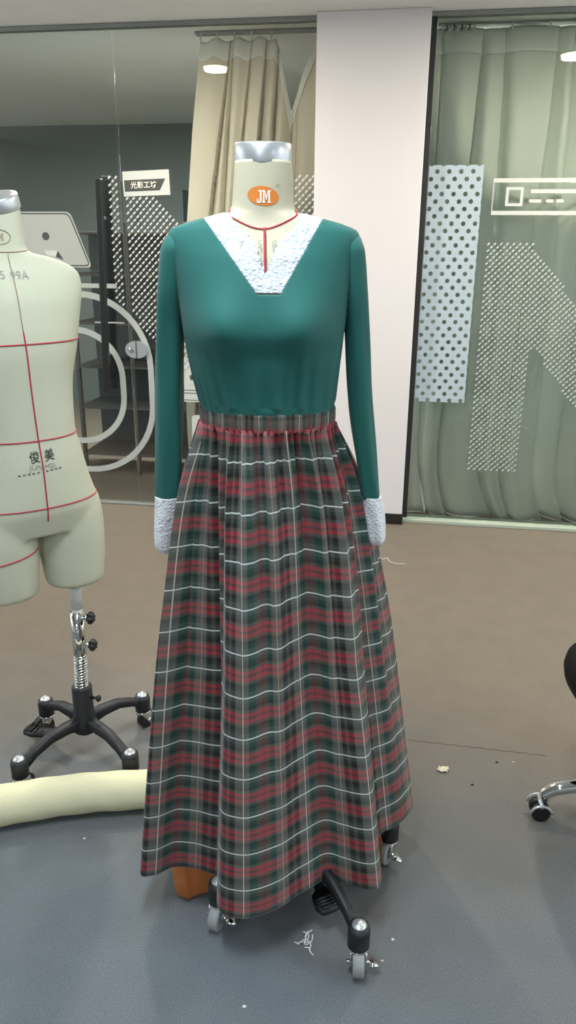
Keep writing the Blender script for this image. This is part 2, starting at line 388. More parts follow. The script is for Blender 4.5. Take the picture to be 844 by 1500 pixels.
# door handle: two black bars, one each side of the glass
def bar(p, q, w, t, fn_d):
    bm = NB(); (s0, h0), (s1, h1) = p, q
    add_box(bm, -w/2, w/2, -t/2, t/2, 0, 1, .006, fn=lambda c: Wp(s0+(s1-s0)*c.z+c.x, h0+(h1-h0)*c.z, fn_d+c.y)); return bm
bmh = bar((-1.043, .69), (-1.005, 1.81), .036, .03, .062)
obj('handle', bmh, m_handle, door, False)
bmh = NB()
for k, (s, h) in enumerate(((-1.036, .9), (-1.011, 1.62))): add_tube(bmh, [Wp(s, h, .006), Wp(s, h, .05)], .009)
obj('handle_mount', bmh, m_steel, door)
bmh = bar(onwall(168, 556, -.07), onwall(155, 258, -.07), .05, .03, -.07)
obj('rear_handle', bmh, m_handle, door, False)
# round patch lock across the seam
bm = NB()
s_, h_ = onwall(203, 512, .01)
for sx, half in ((-1, 'l'), (1, 'r')):
    pts = [(sx*.004, -.048)] + [(sx*(.004+.062*math.sin(a)) if True else 0, -.048*math.cos(a)) for a in [PI*k/14 for k in range(1, 14)]] + [(sx*.004, .048)]
    base = [Wp(s_-.008+x, h_+y, .006) for x, y in pts]
    f = bm.faces.new([bm.verts.new(p) for p in base])
    r = bmesh.ops.extrude_face_region(bm, geom=[f]); bmesh.ops.translate(bm, verts=[v for v in r['geom'] if isinstance(v, bmesh.types.BMVert)], vec=WN*.018)
lock = obj('patch_lock', recalc(bm), m_steel, door, False)
bm = NB(); add_lathe(bm, [(.017, 0), (.017, .004), (.012, .007)], Wp(s_-.036, h_, .024), WN); obj('lock_cylinder', bm, m_chrome, lock)

# ------- films on the left glass
def dash_polys(region, us, vs, L_, w_, holes=None):
    """diagonal rows of little dashes inside a polygon of (s,h)"""
    out = []; ss = [p[0] for p in region]; hs = [p[1] for p in region]
    h = min(hs); row = 0
    while h < max(hs):
        s = min(ss) + (row*us*.5) % us - us
        while s < max(ss):
            if inpoly(s, h, region) and not (holes and holes(s, h)):
                c = .707; dx, dy = c*L_/2, c*L_/2; nx, ny = -c*w_/2, c*w_/2
                out.append([(s-dx+nx, h-dy+ny), (s-dx-nx, h-dy-ny), (s-dx-nx*0-ny*.0+dx*2-nx, h+dy-ny), (s+dx+nx, h+dy+ny)])
            s += us
        h += vs; row += 1
    return out
RING_O = ( -1.80, -.795, .21, 1.225, .40)      # stadium: s0, s1, h0, h1, radius
RING_I = ( -1.65, -.965, .385, 1.03, .27)
def stadium(s0, s1, h0, h1, r):
    pts = []
    for cx, cy, a0 in ((s1-r, h1-r, PI/2), (s1-r, h0+r, 0), (s0+r, h0+r, -PI/2), (s0+r, h1-r, PI)):
        for k in range(13): a = a0 - k*PI/24; pts.append((cx+r*math.cos(a), cy+r*math.sin(a)))
    return pts
sign_hole = wpx([(176, 252), (252, 248), (252, 288), (176, 290)])
def in_ring(s, h):
    s0, s1, h0, h1, r = RING_O
    if inpoly(s, h, sign_hole): return True
    return s < s1+.03 and inpoly(s, h, stadium(s0-.03, s1+.03, h0-.03, h1+.03, r+.03))
regA = wpx([(156, 256), (178, 256), (178, 288), (226, 288), (268, 330), (330, 400), (330, 520), (232, 560), (228, 500), (172, 470)])
seam = lambda s, h: in_ring(s, h) or s < -.89
obj('dash_pattern', film(dash_polys(regA, .0355, .018, .0175, .0085, seam)), m_frostw, win1, False)
doorA = wpx([(155, 256), (171, 256), (188, 470), (172, 470)])
obj('dash_pattern', film(dash_polys(doorA, .0355, .018, .0175, .0085, lambda s, h: in_ring(s, h) or s > -.92)), m_frostw, door, False)
regB = wpx([(429, 253), (480, 253), (480, 420), (429, 420)])
obj('dash_pattern', film(dash_polys(regB, .0355, .018, .0175, .0085)), m_frostw, win1, False)
# the ring bands run across the seam: one piece on each leaf
def ringpart(ring, w, side):
    qs = stroke(stadium(*ring), w, True)
    return [q for q in qs if (sum(p[0] for p in q)/4 < -.9125 if side == 'door' else sum(p[0] for p in q)/4 > -.9045)]
def dense(ring):
    s0, s1, h0, h1, r = ring
    return stadium(*ring)
obj('ring_band', film(ringpart(RING_O, .034, 'door')), m_frost, door, False)
obj('ring_band', film(ringpart(RING_O, .034, 'pane')), m_frost, win1, False)
obj('ring_band', film(ringpart(RING_I, .034, 'door')), m_frost, door, False)
a = onwall(100, 418, .006); b = onwall(171, 418, .006)
obj('band', film([[(a[0], a[1]-.012), (b[0], a[1]-.012), (b[0], a[1]+.012), (a[0], a[1]+.012)]]), m_frost, door, False)
a = onwall(139, 472, .006); b = onwall(182, 472, .006)
obj('thin_band', film([[(a[0], a[1]-.004), (b[0], a[1]-.004), (b[0], a[1]+.004), (a[0], a[1]+.004)]]), m_frost, door, False)

# sign with four characters
o4 = wpx([(178, 253.5), (249, 250.5), (250, 285), (178.5, 288)])
o4 = [(-.896, 1.848), (-.642, 1.858), (-.638, 1.735), (-.893, 1.727)]
sign = obj('sign', film([o4]), m_frostw, win1, False, label='white sign with a dark slanted band')
band = [(-.888, 1.806), (-.662, 1.814), (-.694, 1.757), (-.886, 1.750)]
bd = obj('sign_band', film([band], .0068), m_line, sign, False)
tb = text_bm('光影工坊', .036, .0004)
for v in tb.verts: v.co = Wp(-.782+v.co.x, 1.7815+v.co.y+.03*v.co.x, .0075)
obj('lettering', tb, m_whiteprint, sign, False)

# grey rounded plaque film behind the left form, and its smaller fellow beside the sleeve
def rounded(poly, r, k=5):
    out = []; n = len(poly)
    for i in range(n):
        p0, p, p1 = Vector(poly[i-1]), Vector(poly[i]), Vector(poly[(i+1) % n])
        a = p+(p0-p).normalized()*r; b_ = p+(p1-p).normalized()*r
        for j in range(k+1):
            t = j/k; out.append(tuple(a*(1-t)**2+p*2*t*(1-t)+b_*t*t))
    return out
plq = rounded([(-1.80, 1.652), (-1.205, 1.652), (-1.10, 1.365), (-1.80, 1.365)], .03)
pl = obj('plaque_film', film([plq]), m_plaque, door, False)
plin = rounded([(-1.79, 1.642), (-1.213, 1.642), (-1.112, 1.375), (-1.79, 1.375)], .028)
obj('plaque_outline', film(stroke(plin, .006, True), .0069), m_line, pl, False)
c_ = onwall(67, 346, .007)
obj('hole', film([[(c_[0]+.021*math.cos(k*PI/10), c_[1]+.021*math.sin(k*PI/10)) for k in range(20)]], .0069), m_line, pl, False)
nt_ = wpx([(84.5, 367), (93.5, 381), (82, 376.5)]); obj('notch', film([nt_], .0069), m_line, pl, False)
nt_ = wpx([(64, 367), (84.5, 367), (82, 376), (70, 374)]); obj('tab', film([nt_], .0069), m_frostw, pl, False)
p2 = [(-.62, .888), (-.40, .888), (-.40, .64), (-.62, .64)]
pl2 = obj('plaque_film', film([p2]), m_frostw, win1, False)
c_ = onwall(281, 553, .007)
obj('hole', film([[(c_[0]+.012*math.cos(k*PI/10), c_[1]+.016*math.sin(k*PI/10)) for k in range(20)]], .0069), m_line, pl2, False)
for hh in (.705, .688, .648): obj('line', film([[(-.62, hh), (-.40, hh), (-.40, hh+.004), (-.62, hh+.004)]], .0069), m_line, pl2, False)
p3 = rounded([(-.565, .565), (-.40, .565), (-.40, .33), (-.565, .33)], .03); obj('badge_film', film([p3]), m_frostw, win1, False)

# ------- films on the right glass
def perforated():
    bm = NB(); s0, s1, h0, h1 = .696, .962, .69, 1.868
    px_, py_ = .058, .0345*2; r = .0112
    rows = int((h1-h0)/(py_/2))+3; cols = int((s1-s0)/px_)+3
    for j in range(-1, rows):
        for i in range(-1, cols):
            cx = s0+.012+i*px_+(px_/2 if j % 2 else 0); cy = h0+.01+j*py_/2
            N = 16; inn, outr = [], []
            for k in range(N):
                a = 2*PI*k/N; c, s = math.cos(a), math.sin(a)
                m_ = 1/(abs(c)/(px_/2)+abs(s)/(py_/2)) if True else 0
                inn.append(bm.verts.new((cx+r*c, cy+r*s, 0))); outr.append(bm.verts.new((cx+m_*c, cy+m_*s, 0)))
            for k in range(N): bm.faces.new((inn[k], outr[k], outr[(k+1) % N], inn[(k+1) % N]))
    bmesh.ops.remove_doubles(bm, verts=bm.verts, dist=1e-4)
    for co, no in (((s0, 0, 0), (-1, 0, 0)), ((s1, 0, 0), (1, 0, 0)), ((0, h0, 0), (0, -1, 0)), ((0, h1, 0), (0, 1, 0))):
        bmesh.ops.bisect_plane(bm, geom=list(bm.verts)+list(bm.edges)+list(bm.faces), plane_co=co, plane_no=no, clear_outer=True)
    for v in bm.verts: v.co = Wp(v.co.x, v.co.y, .0062)
    return thicken(bm, WN*.0006)
obj('perforated_film', perforated(), m_bluefilm, win2, False)
regN = wpx([(712, 355), (779, 355), (844, 446), (905, 530), (905, 700), (844, 604), (782, 508), (774, 515), (757, 690), (682, 690)])
obj('dash_pattern', film(dash_polys(regN, .031, .0155, .0150, .0064)), m_frostw, win2, False)
fr_ = [(1.016, 1.797), (1.78, 1.797), (1.78, 1.648), (1.016, 1.648)]
fo = obj('frame_outline', film(stroke(fr_, .02, True)), m_frostw, win2, False)
sq = [(1.085, 1.76), (1.155, 1.76), (1.155, 1.686), (1.085, 1.686)]
obj('square_outline', film(stroke(sq, .019, True)), m_frostw, fo, False)
obj('long_bar', film([rounded([(1.195, 1.756), (1.43, 1.756), (1.43, 1.738), (1.195, 1.738)], .006, 3)]), m_frostw, fo, False)
obj('short_bar', film([rounded([(x0, 1.711), (x1, 1.711), (x1, 1.695), (x0, 1.695)], .006, 3) for x0, x1 in ((1.192, 1.25), (1.272, 1.308), (1.322, 1.358))]), m_frostw, fo, False)

# ------------------------------------------------------------------ curtains
def curtain_bm(s0, s1, creases, top, d0, amp, lean=0.0, skew=0.0, NS=260, NH=60, h0=.002, extra=0.0, hmin=None, hmax=None, seed=1, slit=.02, flare=0.0):
    rnd = random.Random(seed); cr = sorted(creases); amps = [amp*rnd.uniform(.7, 1.25) for _ in cr]
    bm = NB(); rows = []
    for j in range(NH+1):
        row = []
        for i in range(NS+1):
            s = s0+(s1-s0)*i/NS; ht = top(s); lo = h0 if hmin is None else hmin(s)
            h = lo+(ht-lo)*j/NH
            q = s; cj = [c+(lean+.03*math.sin(n_*2.7+seed))*(h-1.2) for n_, c in enumerate(cr)]
            k = 0
            while k < len(cr)-2 and q > cj[k+1]: k += 1
            w = cj[k+1]-cj[k]; u = min(max((q-cj[k])/w, 0), 1)
            dist = max(0.0, q-cj[k])
            f = (1-math.exp(-dist/slit))+.2*math.sin(PI*u)+.12*math.sin(2*PI*u+k*1.7+h*1.1)
            up = min(1, max(.18, (ht-h)/.5+.18))
            d = d0 + amps[k]*f*up + extra - .055
            b_ = max(0, (.42-h)/.42)
            sx = s + skew*b_*b_*(.4+.6*min(1, (s-s0)/.3)) + .012*math.sin(h*5+k)*b_ + flare*min(1.3, 2.5-h)*(1-(s-s0)/(s1-s0))
            d += .03*b_*b_*math.sin(s*17)
            row.append(bm.verts.new(Wp(sx, h, d)))
        rows.append(row)
    for a, b_ in zip(rows[:-1], rows[1:]):
        for i in range(NS): bm.faces.new((a[i], a[i+1], b_[i+1], b_[i]))
    return bm
def solid(o, t):
    m = o.modifiers.new('thickness', 'SOLIDIFY'); m.thickness = t; m.offset = 0
# green curtain, right
topg = lambda s: 2.496 + .005*math.sin(s*18)
crg = [.60, .73, .873, 1.052, 1.228, 1.365, 1.52, 1.70, 1.86, 2.05, 2.2, 2.4]
gc = thing('curtain', 'sage green curtain behind the right glass pane, beside the pillar', 'curtain', Wp(1.45, 0, -.14))
o = obj('fabric', curtain_bm(.625, 2.35, crg, topg, -.17, .11, lean=.012, skew=.10, NS=520, seed=3, slit=.022), m_curtg, gc); solid(o, .002)
o = obj('header_tape', curtain_bm(.625, 2.35, crg, lambda s: topg(s)+.006, -.166, .11, lean=.012, NS=520, slit=.022, NH=8, hmin=lambda s: topg(s)-.11, seed=3), m_tape, gc); solid(o, .002)
for s in (.873, 1.052, 1.228, 1.365, 1.52, 1.70, 1.86, 2.05, 2.2):
    bm = NB(); add_tube(bm, [Wp(s, 2.475, -.135), Wp(s, 2.497, -.138), Wp(s, 2.505, -.15), Wp(s, 2.509, -.17)], .0045, 6); obj('hook', bm, m_hook, gc)
rg = NB(); wbox(rg, .70, 2.6, 2.508, CEIL-.001, -.23, -.17, .003)
tag(obj('curtain_rail', rg, m_rail, None, False, base=Wp(1.6, 2.48, -.2)), 'grey ceiling rail carrying the sage green curtain at right', 'curtain rail', None)
for k in range(9):
    bm = NB(); s = .72+.018*k; add_tube(bm, [Wp(s, 2.507, -.165), Wp(s+.004, 2.492, -.125), Wp(s, 2.474, -.125)], .004, 6)
    o = obj('rail_glider', bm, m_dark if k % 2 else m_hook, None, base=Wp(s, 2.478, -.172)); tag(o, 'small curtain glider in the cluster on the rail next to the pillar', 'curtain glider', 'curtain gliders bunched on the right rail')
# beige curtain, left: one hook has come off, its top sags
crb = [-.66, -.43, -.345, -.30, -.20, -.125, -.06, .01, .12, .22, .32]
def topb(s):
    base = 2.488 + .010*math.sin(s*55)
    c = -.018; w = .115 if s > c else .10
    t = max(0, 1-abs(s-c)/w)
    return base - .33*t**1.15
bc = thing('curtain', 'beige curtain with a sagging top edge behind the left glass pane', 'curtain', Wp(-.2, 0, -.16))
o = obj('fabric', curtain_bm(-.515, .30, crb, topb, -.19, .05, lean=.03, NS=360, seed=5, slit=.035, flare=-.105), m_curtb, bc); solid(o, .002)
o = obj('header_tape', curtain_bm(-.515, .30, crb, lambda s: topb(s)+.004, -.186, .05, lean=.03, NS=360, slit=.035, flare=-.105, NH=8, hmin=lambda s: topb(s)-.085, seed=5), m_tapeb, bc); solid(o, .002)
for s in (-.49, -.405, -.315, -.225, -.125, .11):
    bm = NB(); add_tube(bm, [Wp(s, 2.465, -.14), Wp(s, 2.49, -.14), Wp(s, 2.503, -.155), Wp(s, 2.509, -.17)], .0045, 6); obj('hook', bm, m_hook, bc)
rb = NB(); wbox(rb, -.53, .33, 2.508, CEIL-.001, -.23, -.17, .003)
tag(obj('curtain_rail', rb, m_rail, None, False, base=Wp(-.15, 2.48, -.2)), 'grey ceiling rail carrying the beige curtain at left', 'curtain rail')

# shelf rack standing in the dim back room
rk = thing('shelf_rack', 'dim wooden shelf rack standing in the back room behind the glass door', 'shelf', Wp(-1.05, 0, -.75))
for s in (-1.5, -1.12, -.74):
    bm = NB(); wbox(bm, s-.012, s+.012, 0, 1.62, -.62, -.59, .002); obj('upright', bm, m_shelf, rk, False)
for h in (.13, .45, .72, 1.0, 1.3, 1.55):
    bm = NB(); wbox(bm, -1.512, -.728, h, h+.014, -.95, -.59, .002); obj('shelf', bm, m_shelf, rk, False)
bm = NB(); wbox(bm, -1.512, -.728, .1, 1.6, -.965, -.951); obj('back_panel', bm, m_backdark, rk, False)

# ceiling lamps
for i, (x, y) in enumerate(DOWN):
    lb = ['round ceiling downlight mirrored in the glass above the beige curtain', 'round ceiling downlight mirrored at the top of the right glass'][i] if i < 2 else ('round ceiling downlight mirrored in the right glass over the framed film' if i == 2 else 'round recessed ceiling downlight in the workroom')
    t = thing('ceiling_downlight', lb, 'ceiling light', (x, y, CEIL), 'round ceiling downlights')
    bm = NB(); add_lathe(bm, [(.075, 0), (.088, -.001), (.088, -.006), (.076, -.008), (.074, -.004)], (x, y, CEIL-.0005), seg=28); obj('trim_ring', bm, m_lampring, t)
    bm = NB(); add_lathe(bm, [(.072, -.004), (.072, -.007)], (x, y, CEIL), seg=28); obj('diffuser', bm, m_lamp, t)
for x, y in PANELS:
    t = thing('ceiling_panel', 'long white ceiling light panel over the workroom', 'ceiling light', (x, y, CEIL), 'ceiling light panels')
    bm = NB(); add_box(bm, x-.17, x+.17, y-.48, y+.48, CEIL-.012, CEIL-.0005, .003); obj('frame', bm, m_lampring, t, False)
    bm = NB(); add_box(bm, x-.14, x+.14, y-.45, y+.45, CEIL-.016, CEIL-.011); obj('diffuser', bm, m_panel, t, False)

# ------------------------------------------------------------------ stand bases shared by the two forms
def caster(parent, x, y, ang, wheel_mat, hz0, spin):
    """fork, wheel and brake under a leg end; ang = rolling heading"""
    dx, dy = math.cos(ang), math.sin(ang); ax = Vector((-dy, dx, 0)); rw = .031; c = Vector((x+dx*.012, y+dy*.012, rw))
    bm = NB(); add_lathe(bm, [(.018, -.0105), (.028, -.0125), (.031, -.010), (.031, .010), (.028, .0125), (.018, .0105)], c, ax, 24); obj('wheel', bm, wheel_mat, parent)
    bm = NB()
    for s in (-1, 1):
        p0 = Vector((x, y, hz0-.004))+ax*s*.0165; p1 = c+ax*s*.0165
        u = Vector((dx, dy, 0))
        rings = []
        for q, w in ((p0, .017), ((p0+p1)/2, .015), (p1, .010), (p1-Vector((0, 0, .01)), .005)):
            rings.append([q+u*w+ax*.0015, q-u*w+ax*.0015, q-u*w-ax*.0015, q+u*w-ax*.0015])
        add_loft(bm, rings)
    add_lathe(bm, [(.022, -.006), (.024, -.002), (.024, .004), (.012, .006)], (x, y, hz0-.004), seg=20)
    obj('fork', recalc(bm), m_chrome, parent)
    bm = NB(); add_tube(bm, [c-ax*.024, c+ax*.024], .005, 8); obj('axle', bm, m_chrome, parent)
    bm = NB(); q = c+ax*.024
    add_loft(bm, [[q+Vector((dx*a-dy*b_, dy*a+dx*b_, z)) for a, b_, z in ((.012, 0, .004), (-.012, 0, .004), (-.012, 0, -.004), (.012, 0, -.004))],
                  [q+Vector((dx*a-dy*b_, dy*a+dx*b_, z)) for a, b_, z in ((.006, .022, -.004), (-.006, .022, -.004), (-.006, .022, -.008), (.006, .022, -.008))]])
    obj('brake_lever', recalc(bm), m_chrome, parent)
def stand_base(root, cx, cy, ends, wheel_mat, aw=1.0, spins=(0, 0, 0, 0)):
    bm = NB(); add_lathe(bm, [(.024, .09), (.036, .10), (.037, .135), (.030, .15), (.0295, .245), (.026, .25)], (cx, cy, 0), seg=28)
    hub = obj('hub', bm, m_blackm, root)
    bm = NB(); add_tube(bm, [(cx+.028, cy-.01, .215), (cx+.05, cy-.016, .216)], .005, 8); add_lathe(bm, [(.008, 0), (.011, .004), (.008, .009)], (cx+.048, cy-.016, .216), (1, -.3, 0), 10)
    obj('set_screw', bm, m_black, hub)
    for (ex, ey), sp in zip(ends, spins):
        d = Vector((ex-cx, ey-cy, 0)); L_ = d.length; d.normalize(); n = Vector((-d.y, d.x, 0))
        bm = NB(); rings = []
        for f, z, hw, hh in ((.05, .130, .018, .017), (.3, .136, .0155, .014), (.55, .134, .0145, .012), (.78, .117, .0135, .012), (1.0, .090, .0135, .016)):
            p = Vector((cx, cy, 0))+d*(L_*f)
            rings.append([p+n*u*hw*aw+Vector((0, 0, z+v*hh)) for u, v in ((-1, -1), (1, -1), (1, .6), (.7, 1), (-.7, 1), (-1, .6))])
        add_loft(bm, rings)
        add_lathe(bm, [(.020, .064), (.024, .066), (.024, .108), (.022, .118), (.012, .119)], (ex, ey, 0), seg=24)
        leg = obj('leg', recalc(bm), m_blackm, root)
        bm = NB(); add_lathe(bm, [(.0165, .1195), (.0155, .1225), (.0125, .1245), (.008, .1262), (.0065, .1265), (.0062, .1305), (.002, .131)], (ex, ey, 0), seg=18); obj('cap_bolt', bm, m_steel, leg)
        caster(leg, ex, ey, sp, wheel_mat, .066, 0)
def pedal(root, cx, cy, tx, ty):
    d = Vector((tx-cx, ty-cy, 0)); L_ = d.length; d.normalize(); n = Vector((-d.y, d.x, 0)); bm = NB(); rings = []
    for f, z, hw, hh in ((.06, .105, .011, .008), (.35, .085, .010, .006), (.55, .068, .012, .005), (.62, .064, .026, .006), (.85, .058, .030, .006), (1.0, .056, .022, .005), (1.03, .056, .010, .004)):
        p = Vector((cx, cy, 0))+d*(L_*f); rings.append([p+n*u*hw+Vector((0, 0, z+v*hh)) for u, v in ((-1, -1), (1, -1), (1, 1), (-1, 1))])
    add_loft(bm, rings)
    pd = obj('pedal', recalc(bm), m_black, root)
    for k in range(5):
        p = Vector((cx, cy, .066))+d*(L_*(.66+.075*k)); bm = NB(); add_tube(bm, [p-n*.022, p+n*.022], .003, 6); obj('rib', bm, m_black, pd)

# ------------------------------------------------------------------ dressed form in the middle
FX, FY = -.047, 1.42
BODY = [  # z, centre x, half width, front depth, back depth
 (1.6105, -.0470, .0490, .0500, .0480), (1.580, -.0470, .0515, .0510, .0500), (1.545, -.0475, .0540, .0520, .0530), (1.532, -.0475, .0580, .0525, .0560), (1.522, -.0470, .0900, .0535, .0590),
 (1.5115, -.0465, .1300, .0560, .0640), (1.499, -.0465, .1590, .0610, .0700), (1.485, -.0470, .1640, .0680, .0760), (1.4513, -.0480, .1570, .0850, .0850),
 (1.3937, -.0470, .1480, .1030, .0900), (1.334, -.0467, .1410, .1130, .0880), (1.285, -.0455, .1350, .0960, .0840), (1.235, -.0433, .1270, .0880, .0800), (1.179, -.0402, .1160, .0850, .0780),
 (1.155, -.0402, .1080, .0740, .0700), (1.13, -.0402, .1010, .0660, .0660), (1.05, -.0402, .1050, .0600, .0700), (.96, -.0402, .1050, .0550, .0700), (.90, -.0402, .0950, .0500, .0600)]
def body_pt(th, z, off=0.0, drape=0.0):
    cx, a, bf, bb = interp(BODY, z)
    x, y = selr(a+off, (bf if math.sin(th) < 0 else bb)+off, th, 2.2)
    if math.sin(th) < 0:
        for sx in (-.070, .070):
            g = math.exp(-((x-sx)/.042)**2-((z-1.345)/.052)**2)
            y -= .029*g*abs(math.sin(th))
        if drape:      # the jersey hangs from the bust to the waistband instead of following the ribs
            g = math.exp(-((z-1.262)/.045)**2)*abs(math.sin(th))
            y -= drape*.006*g
    if drape:
        w = max(0, min(1, (1.33-z)/.14)); ph = th*26+2.2*math.sin(th*5)
        k = (.0036 if z > 1.2 else .0012)*w*(math.sin(ph)+.6*math.sin(ph*.53+1))
        y += k*math.sin(th)*-1 if math.sin(th) > 0 else k; x += k*math.cos(th)*.5
    return Vector((cx+x, FY+y, z))
def body_bm(zs, n, off=0.0, drape=0.0, caps=True):
    bm = NB(); add_loft(bm, [[body_pt(2*PI*k/n, z, off, drape) for k in range(n)] for z in zs], caps, caps); return recalc(bm)
def zrange(a, b_, n): return [a+(b_-a)*i/n for i in range(n+1)]

df = thing('dress_form', 'cream dress form wearing the teal blouse and plaid skirt in the middle', 'dress form', (.05, 1.424, 0))
bmb = body_bm(zrange(1.6105, .90, 150), 120)
BV = BVHTree.FromBMesh(bmb)
torso = obj('torso', bmb, m_cream, df)
bm = NB()
rr = [(.0478, -.004), (.0490, 0), (.0488, .012), (.0480, .0275), (.0465, .0295), (.040, .0305), (.010, .0315)]
add_loft(bm, [[Vector((-.047+r*math.cos(2*PI*k/48), FY+r*1.02*math.sin(2*PI*k/48)-.001, 1.6105+z+.07*r*math.sin(2*PI*k/48))) for k in range(48)] for r, z in rr])
cap = obj('neck_cap', recalc(bm), m_steel, df)
def stick(bvh, o, d, off):
    h = bvh.ray_cast(o, d)
    if h[0] is None: return None
    n = h[1] if h[1].dot(d) < 0 else -h[1]
    return h[0]+n*off
def px_stick(bvh, px, py, off):
    return stick(bvh, CAMP, ray(px, py).normalized(), off)
def seam_line(bvh, rays, r=.0018, off=.0006):
    pts = [p for p in (stick(bvh, a, b_, off) for a, b_ in rays) if p is not None]
    bm = NB(); add_tube(bm, pts, r, 6); return bm
def slab_jm(size):
    bm = NB()
    for q in (((.30, .10), (.45, .10), (.45, .88), (.30, .88)), ((.16, .88), (.47, .88), (.47, 1), (.16, 1)), ((.05, 0), (.40, 0), (.45, .10), (.05, .12)), ((.05, .12), (.17, .12), (.15, .32), (.05, .32)), ((.17, .12), (.30, .12), (.30, .10), (.17, .11)),
              ((.56, .12), (.69, .12), (.69, .88), (.56, .88)), ((.50, 0), (.75, 0), (.75, .12), (.50, .12)), ((.50, .88), (.72, .88), (.72, 1), (.50, 1)),
              ((1.01, .12), (1.15, .12), (1.15, .88), (1.01, .88)), ((.95, 0), (1.21, 0), (1.21, .12), (.95, .12)), ((.98, .88), (1.21, .88), (1.21, 1), (.98, 1)),
              ((.69, .88), (.72, 1), (.89, .40), (.82, .22)), ((1.01, .88), (.98, 1), (.80, .40), (.88, .22))):
        bm.faces.new([bm.verts.new(((x-.62)*size, (y-.5)*size, 0)) for x, y in q])
    return bm
# red neck seam, a slanting ring, and the centre front line
ring = []
for k in range(65):
    th = -PI*1.5+2*PI*k/64; a = Vector((math.cos(th), math.sin(th), 0))
    z = 1.5015 + .0335*math.cos(th)**2 + (.036*math.sin(th)**2 if math.sin(th) > 0 else 0)
    ring.append((Vector((-.047, FY, z))+a*.4, -a))
obj('neck_seam', seam_line(BV, ring, .0016, .0002), m_redtape, torso)
obj('centre_seam', seam_line(BV, [(Vector((-.0415-.002*(1-k/20), .4, 1.502-.072*k/20)), Vector((0, 1, 0))) for k in range(21)], .0021, .005), m_redtape, torso)
def wrap_text(bvh, tb, place, direction, off):
    bmesh.ops.triangulate(tb, faces=tb.faces)
    for _ in range(6):
        L_ = [e for e in tb.edges if e.calc_length() > .0045]
        if not L_: break
        bmesh.ops.subdivide_edges(tb, edges=L_, cuts=1); bmesh.ops.triangulate(tb, faces=[f for f in tb.faces if len(f.verts) > 3])
    for v in list(tb.verts):
        p = stick(bvh, place(v.co.x, v.co.y), direction, off)
        if p is not None: v.co = p
    return tb
fw = Vector((0, 1, 0))
# round logo on the neck
bm = NB(); c = bm.verts.new((0, 0, 0)); rings = []
for r in (.35, .7, 1.0): rings.append([bm.verts.new((.0262*r*math.cos(2*PI*k/40), .0152*r*math.sin(2*PI*k/40), 0)) for k in range(40)])
for k in range(40): bm.faces.new((c, rings[0][k], rings[0][(k+1) % 40]))
for a, b_ in zip(rings[:-1], rings[1:]):
    for k in range(40): bm.faces.new((a[k], b_[k], b_[(k+1) % 40], a[(k+1) % 40]))
LX, LZ = aty(385.5, 287, 1.37).x, aty(385.5, 287, 1.37).z
tilt = lambda x, y: (x*math.cos(-.12)-y*math.sin(-.12), x*math.sin(-.12)+y*math.cos(-.12))
def lp(x, y):
    x, y = tilt(x, y); return Vector((LX+x, .8, LZ+y))
logo = obj('logo', wrap_text(BV, bm, lp, fw, .0006), m_orangeprint, torso)
tb = slab_jm(.0195)
obj('lettering', wrap_text(BV, tb, lambda x, y: Vector((LX+.001+x, .8, LZ-.001+y)), fw, .0014), m_whiteprint, logo, False)
tb = text_bm('®', .009)
obj('registered_mark', wrap_text(BV, tb, lambda x, y: Vector((LX+.0245+x, .8, LZ+.0155+y)), fw, .0008), m_print, torso, False)
for t_, tx, tz in (('7', 354, 362), ('5', 381, 361), ('8', 402, 361)):
    q = aty(tx, tz, 1.345); tb = text_bm(t_, .018)
    obj('print', wrap_text(BV, tb, lambda x, y: Vector((q.x+x, .8, q.z+y)), fw, .0062), m_print, torso, False)
# stand under the skirt
bm = NB(); add_tube(bm, [(.05, 1.424, .24), (.02, 1.422, .6), (-.035, 1.42, .93)], .016, 16); obj('pole', bm, m_chrome, df)
ENDS = [(.158, 1.222), (-.150, 1.336), (.262, 1.534), (-.053, 1.634)]
stand_base(df, .052, 1.424, ENDS, m_greywheel, .75, spins=(-PI/2-.05, -PI/2-.35, -2.2, PI/2))
pedal(df, .052, 1.424, .105, 1.318)

# ------------------------------------------------------------------ teal blouse
bl = thing('blouse', 'teal long-sleeved blouse with white lace on the dress form', 'blouse', (FX, FY, 1.15))
VL, VB0, VB1, VR = (298, 319), (377, 432), (411, 432), (474, 319)
outer = [(296, 300), VL, VB0, VB1, VR, (477, 300), (440, 280), (330, 280)]
def cut_planes(bm):
    for p, q in ((VL, VB0), (VB0, VB1), (VB1, VR)):
        no = ray(*p).cross(ray(*q)).normalized()
        bmesh.ops.bisect_plane(bm, geom=list(bm.verts)+list(bm.edges)+list(bm.faces), plane_co=CAMP, plane_no=no)
zs = zrange(1.5225, 1.162, 104)
bmd = body_bm(zs, 168, .0062, 1.0, False); cut_planes(bmd)
kill = []
for f in bmd.faces:
    c = f.calc_center_median(); x, y = pix(c)
    if c.y < FY+.012 and inpoly(x, y, outer): kill.append(f)
    elif c.y >= FY+.012 and c.z > 1.5085 and abs(c.x+.047) < .128: kill.append(f)
bmesh.ops.delete(bmd, geom=kill, context='FACES')
bod = obj('bodice', bmd, m_teal, bl); solid(bod, .0015)
